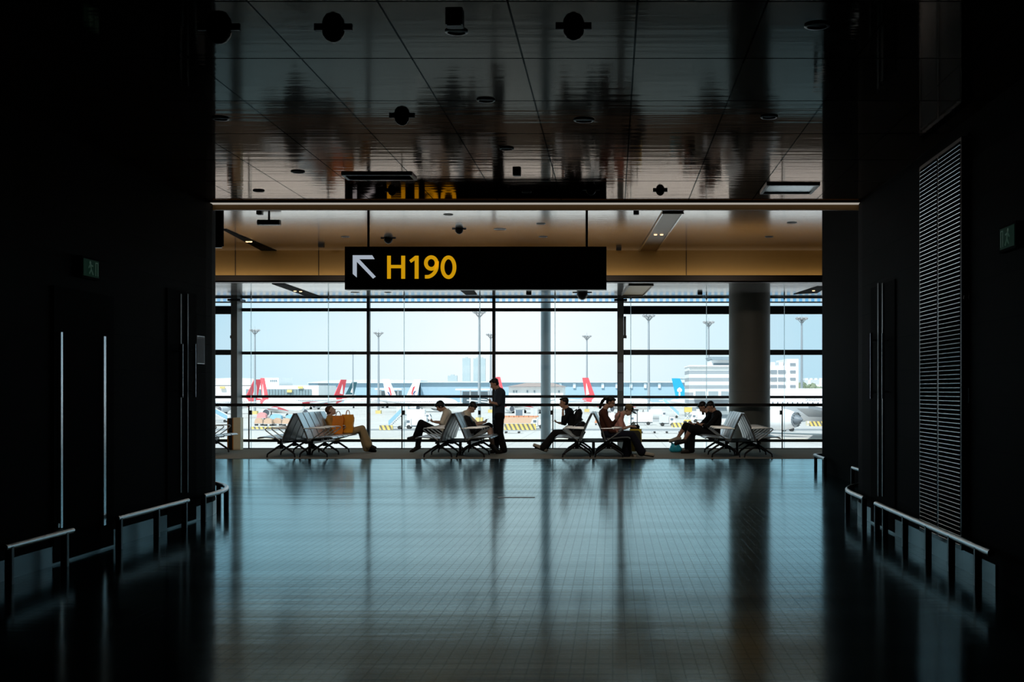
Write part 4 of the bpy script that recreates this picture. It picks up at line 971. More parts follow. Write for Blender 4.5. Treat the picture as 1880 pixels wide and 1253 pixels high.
airplane('white jet with red tail and red belly swoosh, leftmost large one behind the empty seats', tailpoint(481,393), R(-58), 38, 3.9, HT(694.5,393), 'red', 'red', 'stroke')
airplane('white jet with narrow red tail partly behind the left light mast, pointing left', tailpoint(474.5,455), R(-122), 38, 3.9, HT(697,455), 'red', None, 'stroke')
airplane('white jet with red tail above the reclining person, pointing left', tailpoint(632,560), R(-125), 38, 3.9, HT(697.5,560), 'red', 'red', 'stroke')
airplane('small distant jet with dark teal tail left of the window mullion', tailpoint(652,790), R(178), 38, 3.9, HT(702,790), 'teal', None, 'stroke')
airplane('white jet with white tail bearing a red and navy swallow, pointing right', tailpoint(707,490), R(-35), 38, 3.9, HT(696.5,490), 'white', None, 'swallow')
airplane('white jet with white tail bearing a red and navy swallow, pointing left', tailpoint(768,600), R(180+35), 38, 3.9, HT(697,600), 'white', None, 'swallow')
airplane('white jet with red tail mostly hidden behind the standing man', tailpoint(913,470), R(-58), 38, 3.9, HT(692.5,470), 'red', 'red', 'stroke')
airplane('white jet with red tail behind the light mast at the centre right', tailpoint(1073.5,470), R(-50), 38, 3.9, HT(694,470), 'red', 'red', 'stroke')
airplane('white jet with bright blue tail bearing a pale flower emblem', tailpoint(1239,420), R(-42), 38, 3.9, HT(695,420), 'blue', None, 'flower')
# big near wide-body on the right
E = Vector((WX(1465,222), 222, WZ(771,222))); L, D = 50.0, 5.8; th = R(135); ct, st = math.cos(th), math.sin(th)
hx, hl = Vector((ct,st,0)), Vector((-st,ct,0))
O = E - hx*1.5 - hl*9.7; O.z = GZ
jet = thing('airplane', 'large white wide-body jet close by on the right with a chevron-edged engine', 'airplane', O, th)
hf = 5.4
prof = []; off = []
for t, r_, dz in ((-.5,.03,.36),(-.47,.14,.33),(-.40,.32,.20),(-.28,.47,.03),(-.2,.5,0),(.34,.5,0),(.41,.45,-.03),(.46,.33,-.08),(.49,.18,-.13),(.5,.03,-.15)): prof.append((t*L, r_*D)); off.append((0,0,dz*D))
MB().lathe(prof, (0,0,hf), (1,0,0), 40, off).build('fuselage', W_['white'], jet, True)
for sy in (1,-1):
    MB().add([(x_,y_,z_+dz) for x_,y_,z_ in ((5,sy*2.0,hf-2.1),(-5.5,sy*2.0,hf-2.1),(-13.5,sy*27,hf-.2),(-11.2,sy*27,hf-.2)) for dz in (0,.5)],
         [(0,2,4,6),(1,7,5,3),(0,1,3,2),(2,3,5,4),(4,5,7,6),(6,7,1,0)]).build('wing', W_['flap'], jet)
    ec = Vector((7.2, sy*9.7, E.z-GZ)); e = MB().lathe([(0,1.55),(.2,1.78),(1.2,1.88),(2.8,1.86),(4.2,1.62),(5.2,1.30)], ec, (-1,0,0), 36).build('engine', W_['white'], jet, True)
    MB().lathe([(-.02,1.5),(.3,1.45)], ec, (-1,0,0), 30).build('intake', W_['dark'], e, True)
    q = MB(); n = 18
    for k in range(n):
        a0, a1, am = 2*math.pi*k/n, 2*math.pi*(k+1)/n, 2*math.pi*(k+.5)/n
        P_ = lambda a, x_, r_: ec + Vector((-x_, r_*math.cos(a), r_*math.sin(a)))
        q.add([P_(a0,5.15,1.32),P_(a1,5.15,1.32),P_(am,5.62,1.24),P_(a0,5.15,1.24),P_(a1,5.15,1.24),P_(am,5.58,1.16)], [(0,1,2),(5,4,3),(0,2,5,3),(1,4,5,2),(0,3,4,1)])
    q.build('chevron_ring', W_['slate'], e)
    MB().lathe([(4.9,.95),(5.6,.78),(6.2,.5),(6.7,.1)], ec, (-1,0,0), 24).build('exhaust_cone', W_['slate'], e, True)
    MB().lathe([(5.1,1.24),(5.0,.9)], ec, (-1,0,0), 24).build('exhaust_duct', W_['dark'], e, True)
    MB().box(-1.5,4.5,sy*9.7-.2,sy*9.7+.2,E.z-GZ+1.2,hf-.2).build('pylon', W_['flap'], jet)
    MB().cyl((-3.5,sy*3,hf-2),(-3.5,sy*3,.6),.2).cyl((-3.0,sy*3-.5,.6),(-3.0,sy*3+.5,.6),.6).cyl((-4.3,sy*3-.5,.6),(-4.3,sy*3+.5,.6),.6).build('landing_gear', W_['tyre'], jet, True)
    MB().add([(x_,y_,z_+dz) for x_,y_,z_ in ((-19,sy*.5,hf+1.2),(-23,sy*.5,hf+1.2),(-25,sy*9,hf+2),(-23.4,sy*9,hf+2)) for dz in (0,.25)], [(0,2,4,6),(1,7,5,3),(0,1,3,2),(2,3,5,4),(4,5,7,6),(6,7,1,0)]).build('stabilizer', W_['white'], jet)
MB().prism([(-24,hf+2),(-15.5,hf+2.4),(-22,17),(-26,17)], (0,.2,0), (1,0,0), (0,0,1), .4).build('tail_fin', W_['red'], jet)
wn = MB()
for k in range(26):
    x_ = -12 + k*1.1; a = R(5.5); wn.cbox((x_, (D/2-.01)*math.cos(a), hf+D/2*math.sin(a)), (.27,.08,.40))
w_ = wn.build('cabin_windows', W_['window'], jet); w_['kind'] = 'stuff'
t_ = text_mesh('SHANGHAI AIRLINES', 'fuselage_text', W_['text'], jet, 0, 6.0, 0, .50, 0, .03, .012, 1.25)
# wrap the lettering round the port side (reads nose to tail)
xs0 = 5.05
for v in t_.data.vertices:
    u_, h_, dd = v.co.x, v.co.z, -v.co.y; a = R(13) + h_/(D/2); rr = D/2 + .02 + dd
    v.co = (xs0 - u_, rr*math.cos(a), hf + rr*math.sin(a))

# masts
W_['mast'] = em('mast steel', (.28,.32,.35)); W_['lampgrey'] = em('lamp head grey', (.34,.35,.36)); W_['yellow'] = em('apron yellow', (.66,.52,.20)); W_['stripe_dark'] = em('stripe dark', (.12,.11,.09))
def mast(px, py, y, label, H=None):
    x = WX(px, y); top = WZ(py, y) - GZ; k = y/400
    o = thing('floodlight_mast', label, 'light mast', (x, y, GZ), group='apron floodlight masts')
    MB().cyl((0,0,0),(0,0,top),.42,.24,12).build('pole', W_['mast'], o, True)
    MB().box(-.9,.9,-.9,.9,0,1.1).build('base_block', W_['yellow'], o)
    hd = MB().lathe([(top-.55,.5),(top-.45,1.0),(top-.3,1.0),(top-.2,.5)], n=16).build('lamp_ring', W_['lampgrey'], o, True)
    for a in range(8):
        ca, sa = math.cos(R(a*45+10)), math.sin(R(a*45+10)); MB().tube([(.2*ca,.2*sa,top-1.5),(1.25*ca,1.25*sa,top-.35)],.08,6).cbox((1.45*ca,1.45*sa,top-.15), (.5,.6,.55), Matrix.Rotation(R(a*45+10),3,'Z') @ Matrix.Rotation(R(35),3,'Y')).build('floodlight', W_['lampgrey'], hd)
    MB().cyl((0,0,top),(0,0,top+1.2),.04,n=6).build('lightning_rod', W_['mast'], o)
for px, py, y, lab in [(468,606,433,'floodlight mast at the far left in front of the red tail'),(695,611,446,'floodlight mast just right of the first window mullion'),(648,646,673,'distant short-looking floodlight mast above the teal tail'),
                       (880,572,330,'tall near floodlight mast above the bowed man in cream'),(901,614,465,'floodlight mast beside the window mullion above the standing man'),(1077.5,617,480,'floodlight mast in front of the centre red tail'),
                       (1191,579,349,'tall floodlight mast right of the grey window post'),(1301,591,385,'floodlight mast in front of the control building'),(1472,584,362,'floodlight mast at the far right beside the trees')]:
    mast(px, py, y, lab)
# buildings
B_ = {}  # distance haze is put into the paler building colours
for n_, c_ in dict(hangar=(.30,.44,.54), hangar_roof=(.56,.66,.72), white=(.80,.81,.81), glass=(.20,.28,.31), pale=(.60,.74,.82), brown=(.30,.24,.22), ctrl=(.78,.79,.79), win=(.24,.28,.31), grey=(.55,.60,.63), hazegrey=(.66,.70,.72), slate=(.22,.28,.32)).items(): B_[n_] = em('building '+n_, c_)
def facade(name, col, wcol, pz, z0, frac, px=None):
    m = mat(name, col, .6, 0, .3, .03, .2); n = m.node_tree.nodes; l = m.node_tree.links; b = n['Principled BSDF']; tc, sp = coords(m)
    t = nmath(m, 'FRACT', nmath(m, 'DIVIDE', nmath(m, 'SUBTRACT', sp.outputs['Z'], z0), pz)); f = nmath(m, 'LESS_THAN', t, frac)
    if px: f = nmath(m, 'MULTIPLY', f, nmath(m, 'GREATER_THAN', nmath(m, 'FRACT', nmath(m, 'DIVIDE', sp.outputs['X'], px)), .22))
    l.new(mixcol(m, f, b.inputs['Base Color'].links[0].from_socket, wcol), b.inputs['Base Color']); return m
def bld(name, label, px0, px1, y, cat='building'): return thing(name, label, cat, (WX((px0+px1)/2,y), y, GZ)), (lambda p: WX(p,y)-WX((px0+px1)/2,y)), (lambda p: WZ(p,y)-GZ)
o, X, Z = bld('hangar', 'long pale blue hangar stretching behind the parked jets', 772, 1270, 860)
MB().box(X(772),X(1290),0,60,0,Z(703)).build('hall', B_['hangar'], o); MB().box(X(770),X(1292),-2,62,Z(703),Z(701)).build('roof_edge', B_['hangar_roof'], o)
for k in range(9): a = 1000+k*26; MB().box(X(a),X(a+5),-1,0,Z(713),Z(704)).build('panel', B_['pale'], o)
o, X, Z = bld('hangar', 'pale blue hangar with white curved roof left of the swallow tails', 560, 765, 850)
MB().box(X(566),X(765),0,50,0,Z(704)).build('hall', B_['hangar'], o)
MB().prism([(X(566),Z(704)),(X(765),Z(704)),(X(765),Z(699)),(X(700),Z(697)),(X(600),Z(699)),(X(566),Z(703))],(0,50,0),(1,0,0),(0,0,1),52).build('roof', B_['hangar_roof'], o)
MB().box(X(585),X(602),-1,0,Z(709),Z(704)).build('window_strip', B_['slate'], o)
o, X, Z = bld('terminal', 'white low terminal building with yellow panels behind the left red tails', 330, 580, 640)
MB().box(X(330),X(585),0,40,0,Z(708)).build('hall', B_['white'], o)
MB().prism([(X(330),Z(698)),(X(425),Z(694)),(X(470),Z(698)),(X(470),Z(709)),(X(330),Z(709))],(0,0,0),(1,0,0),(0,0,1),-30).build('roof', B_['hazegrey'], o)
MB().box(X(480),X(510),2,30,Z(709),Z(694)).build('upper_block', B_['white'], o)
for k in range(4): MB().box(X(494+k*3.4),X(496+k*3.4),1.6,2,Z(701),Z(698)).build('window', B_['slate'], o)
for k in range(22):
    a = 452+k*5.5; MB().box(X(a),X(a+4.4),-.6,0,Z(726),Z(715)).build('window', B_['glass'], o)
for a in (405, 528, 548): MB().box(X(a),X(a+9),-1.4,-.6,Z(721 if a>500 and a<540 else 714),Z(716 if a>500 and a<540 else 710)).build('yellow_panel', W_['yellow'], o)
o, X, Z = bld('canopy', 'white flat canopy roof on posts behind the right half of the swallow tails', 838, 905, 700, 'canopy')
MB().box(X(836),X(905),0,16,Z(717),Z(714)).build('roof', B_['white'], o)
for k in range(4): MB().cyl((X(845+k*17),3,0),(X(845+k*17),3,Z(717)),.4,n=8).build('post', B_['hazegrey'], o)
MB().box(X(846),X(900),8,14,0,Z(719)).build('glass_hall', B_['slate'], o)
o, X, Z = bld('canopy', 'white flat canopy roof left of the left swallow tail', 690, 737, 700, 'canopy')
MB().box(X(688),X(737),0,16,Z(716),Z(713.5)).build('roof', B_['white'], o)
MB().box(X(692),X(730),6,14,0,Z(718)).build('glass_hall', B_['slate'], o)
for k in range(3): MB().cyl((X(697+k*16),3,0),(X(697+k*16),3,Z(716)),.4,n=8).build('post', B_['hazegrey'], o)
o, X, Z = bld('house', 'low white house with brown hipped roof right of the standing man', 936, 1042, 560)
MB().box(X(934),X(1034),0,25,0,Z(711)).build('wall', B_['white'], o)
MB().add([(X(930),-2,Z(710.5)),(X(1038),-2,Z(710.5)),(X(1038),27,Z(710.5)),(X(930),27,Z(710.5)),(X(963),12,Z(703)),(X(1012),12,Z(703))],[(0,1,5,4),(1,2,5),(2,3,4,5),(3,0,4),(3,2,1,0)]).build('roof', B_['brown'], o)
for a in (942,947,967,980,1008,1025): f = MB().box(X(a),X(a+2.6),-.3,0,Z(721.5),Z(717.5)).build('window', B_['slate'], o)
y = 330; o, X, Z = bld('control_building', 'white office block with ribbon windows rising behind the concrete column', 1264, 1462, y)
MB().box(X(1265),X(1400),0,20,0,Z(672)).build('office_wing', facade('ribbon facade', (.74,.75,.75), (.30,.34,.37), Z(677)-Z(690.5), Z(728), .52), o)
MB().box(X(1264),X(1400),-.6,20.6,Z(673.5),Z(671)).build('parapet', B_['white'], o)
MB().box(X(1308),X(1395),4,18,Z(672),Z(661)).build('penthouse', B_['white'], o); MB().box(X(1312),X(1395),3.9,4,Z(670.5),Z(666.5)).build('window_band', B_['slate'], o)
MB().prism([(X(1310),Z(661)),(X(1395),Z(661)),(X(1395),Z(655)),(X(1305),Z(655))],(0,20,0),(1,0,0),(0,0,1),18).build('sloped_roof', B_['slate'], o)
MB().box(X(1400),X(1441),-2,18,0,Z(672)).build('grid_wing', B_['white'], o)
for r_ in range(5):
    for a, b_ in ((1400,1412),(1413,1424.5),(1426.5,1440)):
        z_ = 680+r_*13.6; MB().box(X(a),X(b_),-2.2,-2,Z(z_+6.5),Z(z_)).build('window', B_['win'], o)
MB().box(X(1441),X(1463),-3,18,0,Z(660)).build('stair_tower', B_['white'], o)
for r_ in range(5): z_ = 667.5+r_*13.3; MB().box(X(1447.5),X(1457.5),-3.2,-3,Z(z_+4.5),Z(z_)).build('window', B_['win'], o)
for a in (1417, 1432): MB().box(X(a),X(a+8),2,8,Z(672),Z(665)).build('roof_plant', B_['hazegrey'], o)
MB().box(X(1272),X(1335),-4,-.6,Z(729),Z(719)).build('ground_floor', facade('shopfront', (.70,.71,.71), (.28,.34,.37), 40, 0, 1.0, 3.2), o)
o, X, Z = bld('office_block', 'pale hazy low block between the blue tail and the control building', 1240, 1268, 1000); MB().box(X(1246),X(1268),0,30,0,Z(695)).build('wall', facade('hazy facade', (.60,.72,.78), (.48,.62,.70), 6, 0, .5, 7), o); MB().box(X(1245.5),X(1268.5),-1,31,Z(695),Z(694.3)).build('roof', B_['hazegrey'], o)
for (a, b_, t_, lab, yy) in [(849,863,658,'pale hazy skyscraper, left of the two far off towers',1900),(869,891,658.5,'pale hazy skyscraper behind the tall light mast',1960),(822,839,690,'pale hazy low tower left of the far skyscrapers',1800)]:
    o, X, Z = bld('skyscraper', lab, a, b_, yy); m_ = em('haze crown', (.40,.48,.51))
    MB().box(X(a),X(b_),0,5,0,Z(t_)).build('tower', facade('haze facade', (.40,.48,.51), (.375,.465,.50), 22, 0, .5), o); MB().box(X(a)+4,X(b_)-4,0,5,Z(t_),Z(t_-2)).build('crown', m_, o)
o, X, Z = bld('apartment_block', 'pale distant apartment rooftops above the trees at the far right', 1478, 1530, 700)
MB().box(X(1477),X(1530),0,20,0,Z(698)).build('wall', facade('apt facade', (.66,.68,.69), (.50,.54,.57), 5, 1, .5, 6), o)
for a in (1480,1488,1497,1506): MB().box(X(a),X(a+5),3,12,Z(698),Z(694.5)).build('roof_hut', B_['hazegrey'], o)
# trees
W_['leaf'] = mat('tree leaves', (.20,.24,.16), .8, 0, .2, .35, .6); W_['bark'] = em('bark', (.20,.17,.14))
def tree(px, y, top, wpx, label, seed):
    rr = random.Random(seed); x = WX(px,y); Ht_ = WZ(top,y)-GZ; w = wpx*y/F/2
    o = thing('tree', label, 'tree', (x, y, GZ)); q = MB()
    for k in range(26):
        a = rr.random()*6.28; q_ = rr.random(); rad = w*.75*math.sqrt(rr.random()); z = Ht_*(.35+.5*q_)
        q.ell((rad*math.cos(a)*(1.15-q_*.6), rad*math.sin(a)*(1.15-q_*.6), z), (w*.32*rr.uniform(.7,1.3), w*.32, Ht_*.14*rr.uniform(.8,1.3)), None, 8, 6)
    q.v = [(a+rr.uniform(-.25,.25), b+rr.uniform(-.25,.25), c+rr.uniform(-.25,.25)) for a,b,c in q.v]
    q.build('foliage', W_['leaf'], o); MB().cyl((0,0,0),(0,0,Ht_*.5),.35,.2,8).build('trunk', W_['bark'], o, True)
tree(1474, 420, 699, 26, 'broad grey-green tree directly right of the stair tower', 1); tree(1490, 425, 703, 34, 'lower bushy grey-green tree right of the last light mast', 2); tree(1503, 440, 709, 26, 'low tree at the far right edge of the window view', 3)

# apron vehicles
V_ = {}
for n_, c_ in dict(white=(.82,.82,.82), pale=(.62,.64,.65), grey=(.42,.44,.46), blue=(.30,.52,.66), orange=(.62,.27,.15), pink=(.78,.33,.33), glass=(.16,.20,.24), tyre=(.04,.04,.04), yellow=(.75,.55,.15), tan=(.62,.42,.30)).items(): V_[n_] = em('vehicle '+n_, c_)
def stripes_mat():
    m = mat('yellow black stripes', (.72,.52,.14), .7); n = m.node_tree.nodes; l = m.node_tree.links; b = n['Principled BSDF']; tc, sp = coords(m)
    f = nmath(m, 'LESS_THAN', nmath(m, 'FRACT', nmath(m, 'DIVIDE', nmath(m, 'ADD', sp.outputs['X'], nmath(m, 'MULTIPLY', sp.outputs['Z'], .5)), .9)), .45)
    l.new(mixcol(m, f, b.inputs['Base Color'].links[0].from_socket, (.16,.15,.12)), b.inputs['Base Color']); return m
V_['stripes'] = stripes_mat()
def wheels(o, xs, yh, r_):
    for a in xs:
        for sy in (-1,1): MB().cyl((a,sy*yh-.12,r_),(a,sy*yh+.12,r_),r_,n=14).build('wheel', V_['tyre'], o, True)
def dolly(px, py, label, load, w=2.0, l_=3.0, h=1.5, rz=0):
    o = thing('baggage_dolly', label, 'baggage dolly', G(px,py), rz, 'baggage dollies on the apron')
    MB().box(-l_/2,l_/2,-w/2,w/2,.38,.5).tube([(l_/2,0,.42),(l_/2+.9,0,.3)],.05,6).build('deck', V_['grey'], o); wheels(o, (-l_*.33,l_*.33), w*.42, .2)
    if load:
        q = MB(); hh = h
        q.prism([(-l_*.48,.5),(l_*.48,.5),(l_*.46,.5+hh*.6),(l_*.25,.5+hh*.9),(-.1*l_,.5+hh),(-l_*.38,.5+hh*.75)], (0,w*.46,0), (1,0,0), (0,0,1), w*.92)
        q.build('load', load, o)
    return o
for k, (a, b_, m_, w_) in enumerate([(476,782,'tan','first'),(493,782.5,'tan','second'),(510,782,'tan','third'),(527,782.5,'tan','fourth'),(544,782,'tan','fifth'),(561,782.5,'tan','sixth')]):
    dolly(a, b_, 'baggage dolly with peach tarped load, %s from left before the swoosh jet' % w_, V_[m_], 1.8, 1.95, 1.25)
dolly(481, 771, 'baggage dolly with a pink container behind the row of tarped dollies', V_['pink'], 2, 2.6, 1.5); dolly(507, 773, 'baggage dolly with a pale blue container beside the pink one', V_['blue'], 2, 3.2, 1.3); dolly(535, 773, 'baggage dolly with a pale blue container below the jet engine', V_['blue'], 2, 3.0, 1.2)
for a, lab in ((941,'empty flat baggage dolly on open apron right of the standing man'),(1190,'flat baggage dolly on open apron right of the suitcase handle'),(1236,'flat baggage dolly on open apron left of the blue bag')):
    dolly(a, 796, lab, None, 1.8, 3.6)
dolly(1100, 781, 'baggage dolly with a brown load glimpsed between the backrests', V_['orange'], 1.8, 2.2, 1.0)
def barrier(px0, px1, py, h, label):
    p = G((px0+px1)/2, py); k = p.y/F; w = (px1-px0)*k
    o = thing('barrier', label, 'barrier', p, group='striped apron barriers')
    MB().prism([(-.35,0),(.35,0),(.2,h*.5),(.15,h),(-.15,h),(-.2,h*.5)], (w/2,0,0), (0,1,0), (0,0,1), -w).build('wall', V_['stripes'], o); MB().box(-w/2,w/2,-.16,.16,h,h+.08).build('top_rail', V_['pale'], o)
barrier(460,540,788.5,.5,'yellow and black striped barrier in front of the tarped dollies'); barrier(697,721,790,.95,'yellow and black striped barrier right of the reclining person'); barrier(926,984,790,1.25,'long yellow and black striped barrier right of the standing man')
barrier(1233,1254,785,1.0,'yellow and black striped barrier left of the pair in black'); barrier(1486,1530,783,1.1,'yellow striped barrier under the wide-body jet exhaust')
def stairs(px, py, label, w=3.6, h=3.2, flip=1, m='white'):
    o = thing('boarding_stairs', label, 'boarding stairs', G(px,py)); n = 9; q = MB()
    for k in range(n): q.box(flip*(-w/2+k*w/n), flip*(-w/2+(k+1)*w/n), -.8,.8, .5+k*h/n, .5+(k+1)*h/n)
    q.build('steps', V_[m], o)
    for sy in (-.85,.85): MB().prism([(-w/2*flip,.7),(w/2*flip,.7+h),(w/2*flip,1.7+h),(-w/2*flip,1.7)] if flip>0 else [(-w/2*flip,1.7),(w/2*flip,1.7+h),(w/2*flip,.7+h),(-w/2*flip,.7)], (0,sy+.03,0), (1,0,0), (0,0,1), .06).build('side_panel', V_['blue'] if sy<0 else V_[m], o)
    MB().box(-w/2,w/2,-.8,.8,.35,.55).build('chassis', V_['grey'], o); wheels(o, (-w*.35,w*.35), .75, .35); return o
stairs(726, 788.5, 'white mobile boarding stairs with blue side panel left of the dark-haired person in cream', 2.6, 2.6); stairs(403, 776, 'white mobile ramp stairs at the far left beyond the cabinet', 4.4, 2.4, -1); stairs(1232, 768, 'white boarding stairs left of the yellow lift platform', 4.5, 4.2, -1)
stairs(1421, 790, 'white boarding stairs beside the wide-body jet engine and the column', 3.4, 5.0, 1, 'pale')
def truck(px, py, label, l_=5, h=2.6, w=2.2, col='white', cab='white', flip=1, rz=0, kind='truck'):
    o = thing(kind, label, kind, G(px,py), rz); f = flip
    MB().box(-l_/2*f,(l_/2-1.5)*f,-w/2,w/2,.75,.75+h*.75).build('cargo_box', V_[col], o)
    MB().prism([(l_/2-1.4,.55),(l_/2,.55),(l_/2,1.3),(l_/2-.35,2.0),(l_/2-1.4,2.05)] if f > 0 else [(-x_,z_) for x_,z_ in [(l_/2-1.4,.55),(l_/2,.55),(l_/2,1.3),(l_/2-.35,2.0),(l_/2-1.4,2.05)]][::-1], (0,w/2,0), (1,0,0), (0,0,1), w).build('cab', V_[cab], o)
    for sy in (-1,1): MB().box((l_/2-1.15)*f,(l_/2-.5)*f,sy*w/2-.03,sy*w/2+.03,1.3,1.8).build('side_window', V_['glass'], o)
    MB().add([((l_/2+.01)*f,-w*.42,1.33),((l_/2+.01)*f,w*.42,1.33),((l_/2-.33)*f,w*.42,1.97),((l_/2-.33)*f,-w*.42,1.97)],[(0,1,2,3)]).build('windscreen', V_['glass'], o)
    MB().box(-l_/2,l_/2,-w*.4,w*.4,.45,.75).build('chassis', V_['grey'], o); wheels(o, (-l_*.3,l_*.32), w*.45, .42); return o
truck(764,788,'white service truck right of the boarding stairs', 4.6, 2.2, flip=-1); truck(770,775,'white box truck behind the service truck left of the dark-haired person', 6, 3.2); truck(744,766,'white catering truck further back near the boarding stairs', 5, 3.6, col='pale')
truck(986.5,787.5,'small white van beside the striped barrier left of the slim column', 2.6, 1.5, 1.6, kind='van', flip=-1)
truck(1176,781,'large white box truck above the yellow suitcase', 5.5, 3.0, flip=-1); truck(1225,783,'white ground power truck with grey side right of the suitcase', 3.6, 2.0, col='pale'); truck(1208,770,'white luggage truck further back right of the suitcase', 5, 2.6)
truck(1120,779,'white truck glimpsed behind the ponytailed woman', 5, 2.6); truck(1290,776,'white catering truck left of the column', 6, 3.4, flip=-1); truck(1318,770,'pale grey truck next to the column', 6, 3.0, col='pale'); truck(830,780,'white truck behind the two people in cream', 5, 2.6, col='pale')
truck(1446,792.5,'small dark-wheeled tow tractor under the wide-body engine', 2.4, .6, 1.5, col='pale', cab='grey', kind='tractor')
# kiosk, lift, ground boxes
p = G(953,766); k = p.y/F; o = thing('guard_booth', 'white booth with a large dark window behind the long striped barrier', 'booth', p)
MB().box(-8*k,8.5*k,0,2.2,0,15*k).build('booth_wall', V_['white'], o); MB().box(-6.3*k,6.3*k,-.08,0,2.5*k,12.5*k).build('window', V_['glass'], o); MB().box(-9*k,9.5*k,-.3,2.4,15*k,16*k).build('roof', V_['pale'], o)
p = G(968,778); k = p.y/F; o = thing('container', 'long orange-brown cargo stack behind the striped barrier', 'container', p)
MB().box(-45*k,16*k,0,2,0,1.5).build('base_box', V_['tan'], o)
for a in range(-42,14,9): MB().box(a*k,(a+8)*k,.1,1.8,1.5,1.5+.35*(1+(a%3)*.3)).build('crate', V_['orange'], o)
p = G(983,764); k = p.y/F; o = thing('container', 'white cargo container left of the slim outdoor column', 'container', p); MB().box(-9*k,4*k,0,2.4,0,14*k).build('box', V_['pale'], o); MB().box(-2.6*k,-2.2*k,-.05,0,.2,13.5*k).build('door_seam', V_['grey'], o)
p = G(1262,779); k = p.y/F; o = thing('lift_platform', 'yellow scissor lift platform left of the pair in black', 'lift', p)
MB().box(-6*k,6*k,-1,1,.5,1.0).build('chassis', V_['yellow'], o); wheels(o,(-4*k,4*k),.9,.4)
for sy in (-.7,.7): MB().tube([(-5*k,sy,1.0),(5*k,sy,22*k)],.12,6).tube([(5*k,sy,1.0),(-5*k,sy,22*k)],.12,6).build('scissor_arm', V_['pale'], o)
MB().box(-5.5*k,8*k,-1.2,1.2,22*k,31*k).build('platform_box', V_['yellow'], o)
p = G(1205,775); k = p.y/F; o = thing('tank', 'pale rounded water tank behind the dollies right of the suitcase', 'tank', p)
MB().cyl((-14*k,0,1.8),(10*k,0,1.8),1.3,n=18).build('vessel', V_['pale'], o, True); MB().box(-13*k,9*k,-.9,.9,0,.7).build('stand', V_['grey'], o)
p = G(1502,782); k = p.y/F; o = thing('container', 'cream cargo container under the wide-body jet wing', 'container', p); MB().box(-20*k,20*k,.4,2.4,0,8.5*k).build('box', em('cream box', (.75,.68,.50)), o); MB().box(-19*k,-13*k,.3,.4,.5,8*k).build('door', V_['white'], o)

# ------------------------------------------------------------------ light, sky, camera
w = bpy.data.worlds.new('World'); S.world = w; w.use_nodes = True; n = w.node_tree.nodes; l = w.node_tree.links
bg = n['Background']; tc = n.new('ShaderNodeTexCoord'); sp = n.new('ShaderNodeSeparateXYZ'); l.new(tc.outputs['Generated'], sp.inputs[0])
nz = n.new('ShaderNodeTexNoise'); nz.inputs['Scale'].default_value = 2.2; nz.inputs['Detail'].default_value = 4
mp = n.new('ShaderNodeMapping'); mp.inputs['Scale'].default_value = (1,1,2.5); l.new(tc.outputs['Generated'], mp.inputs['Vector']); l.new(mp.outputs[0], nz.inputs['Vector'])
def wm(op, a, b=None):
    q = n.new('ShaderNodeMath'); q.operation = op
    for i, x in enumerate((a, b)):
        if x is None: continue
        if isinstance(x, (int, float)): q.inputs[i].default_value = x
        else: l.new(x, q.inputs[i])
    return q.outputs[0]
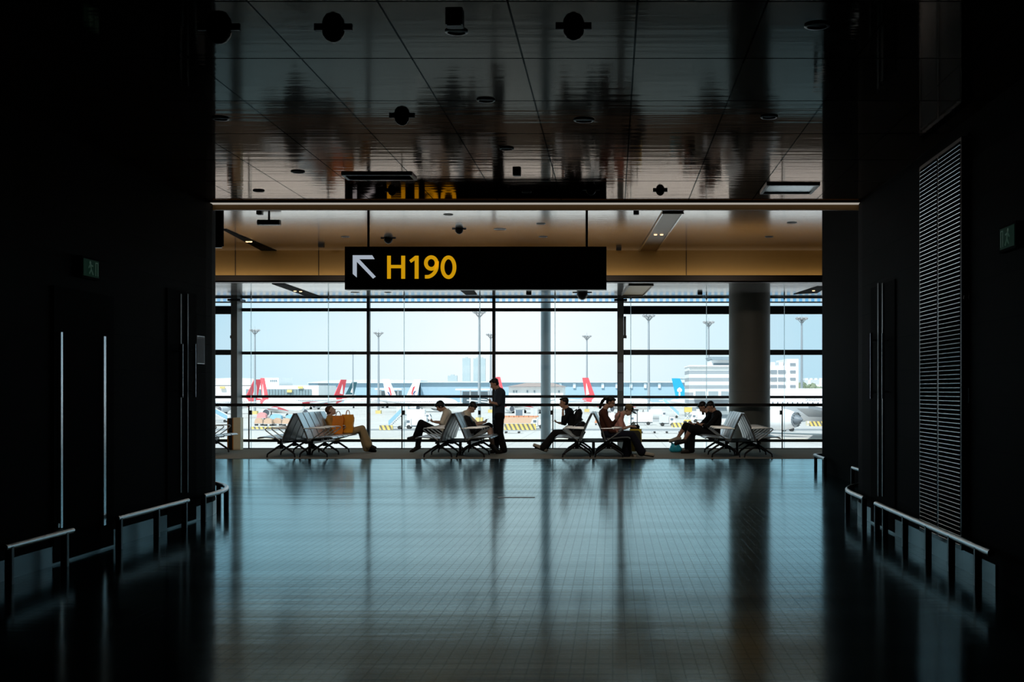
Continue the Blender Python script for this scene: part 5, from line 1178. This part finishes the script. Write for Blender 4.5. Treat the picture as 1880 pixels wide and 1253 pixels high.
# brighter towards the hazy sun glow left of the column, bluer to the sides
dx = wm('ABSOLUTE', wm('ADD', sp.outputs['X'], .075)); side = wm('MINIMUM', wm('MULTIPLY', dx, 4.5), 1.0)
fac = wm('ADD', wm('MULTIPLY', side, .8), wm('MULTIPLY', wm('SUBTRACT', nz.outputs['Fac'], .5), .9))
cr = n.new('ShaderNodeValToRGB'); l.new(fac, cr.inputs[0]); e = cr.color_ramp.elements
e[0].position = 0; e[0].color = (.95,.99,1.0,1); e[1].position = .8; e[1].color = (.54,.82,.94,1)
l.new(cr.outputs[0], bg.inputs['Color']); bg.inputs['Strength'].default_value = 1.12
s_ = bpy.data.lights.new('sun', 'SUN'); s_.energy = 5.6; s_.angle = R(4); s_.color = (1,.97,.93)
so = bpy.data.objects.new('sun', s_); COL.objects.link(so); so.rotation_euler = Vector((.35,.72,-1.0)).to_track_quat('-Z','Y').to_euler(); so.location = (0,0,60)
def area(name, loc, rot, sx, sy, en, col, portal=False):
    a = bpy.data.lights.new(name, 'AREA'); a.shape = 'RECTANGLE'; a.size = sx; a.size_y = sy; a.energy = en; a.color = col
    o = bpy.data.objects.new(name, a); COL.objects.link(o); o.location = loc; o.rotation_euler = rot
    if portal: a.cycles.is_portal = True
    return o
area('cove_light', (-2.5, YF-.17, HB+.07), (R(180-24),0,0), 25, .06, 28, (1,.76,.46))
for k, x in enumerate((-9.5,-6.6,-3.4,-.4,2.6)):  # added fill spots lighting the seats and people, apart from the ceiling downlights
    q = bpy.data.lights.new('seat_fill_spot', 'SPOT'); q.energy = 150; q.spot_size = R(75); q.spot_blend = .9; q.shadow_soft_size = .06; q.color = (1,.86,.70)
    qo = bpy.data.objects.new('seat_fill_spot', q); COL.objects.link(qo); qo.location = (x, 24.6, HA-.06); qo.rotation_euler = Vector((0,6.0,-3.9)).to_track_quat('-Z','Y').to_euler()
area('window_portal', (-2.5, YW+.4, 1.8), (R(-90),0,0), 25.2, 4.6, 1, (1,1,1), True)
cam = bpy.data.cameras.new('camera'); co = bpy.data.objects.new('camera', cam); COL.objects.link(co)
co.location = (0,0,EYE); co.rotation_euler = (R(90),0,0)
cam.sensor_width = 36; cam.sensor_fit = 'HORIZONTAL'; cam.lens = F/1880*36
cam.shift_x = -(VX-940)/1880; cam.shift_y = (VY-626.5)/1880
cam.clip_start = .1; cam.clip_end = 9000
S.camera = co
S.view_settings.view_transform = 'Standard'; S.view_settings.look = 'None'; S.view_settings.exposure = 0; S.view_settings.gamma = 1
S.cycles.use_denoising = True
S.cycles.max_bounces = 8; S.cycles.diffuse_bounces = 3; S.cycles.glossy_bounces = 4; S.cycles.transparent_max_bounces = 16
S.cycles.caustics_reflective = True; S.cycles.sample_clamp_indirect = 6
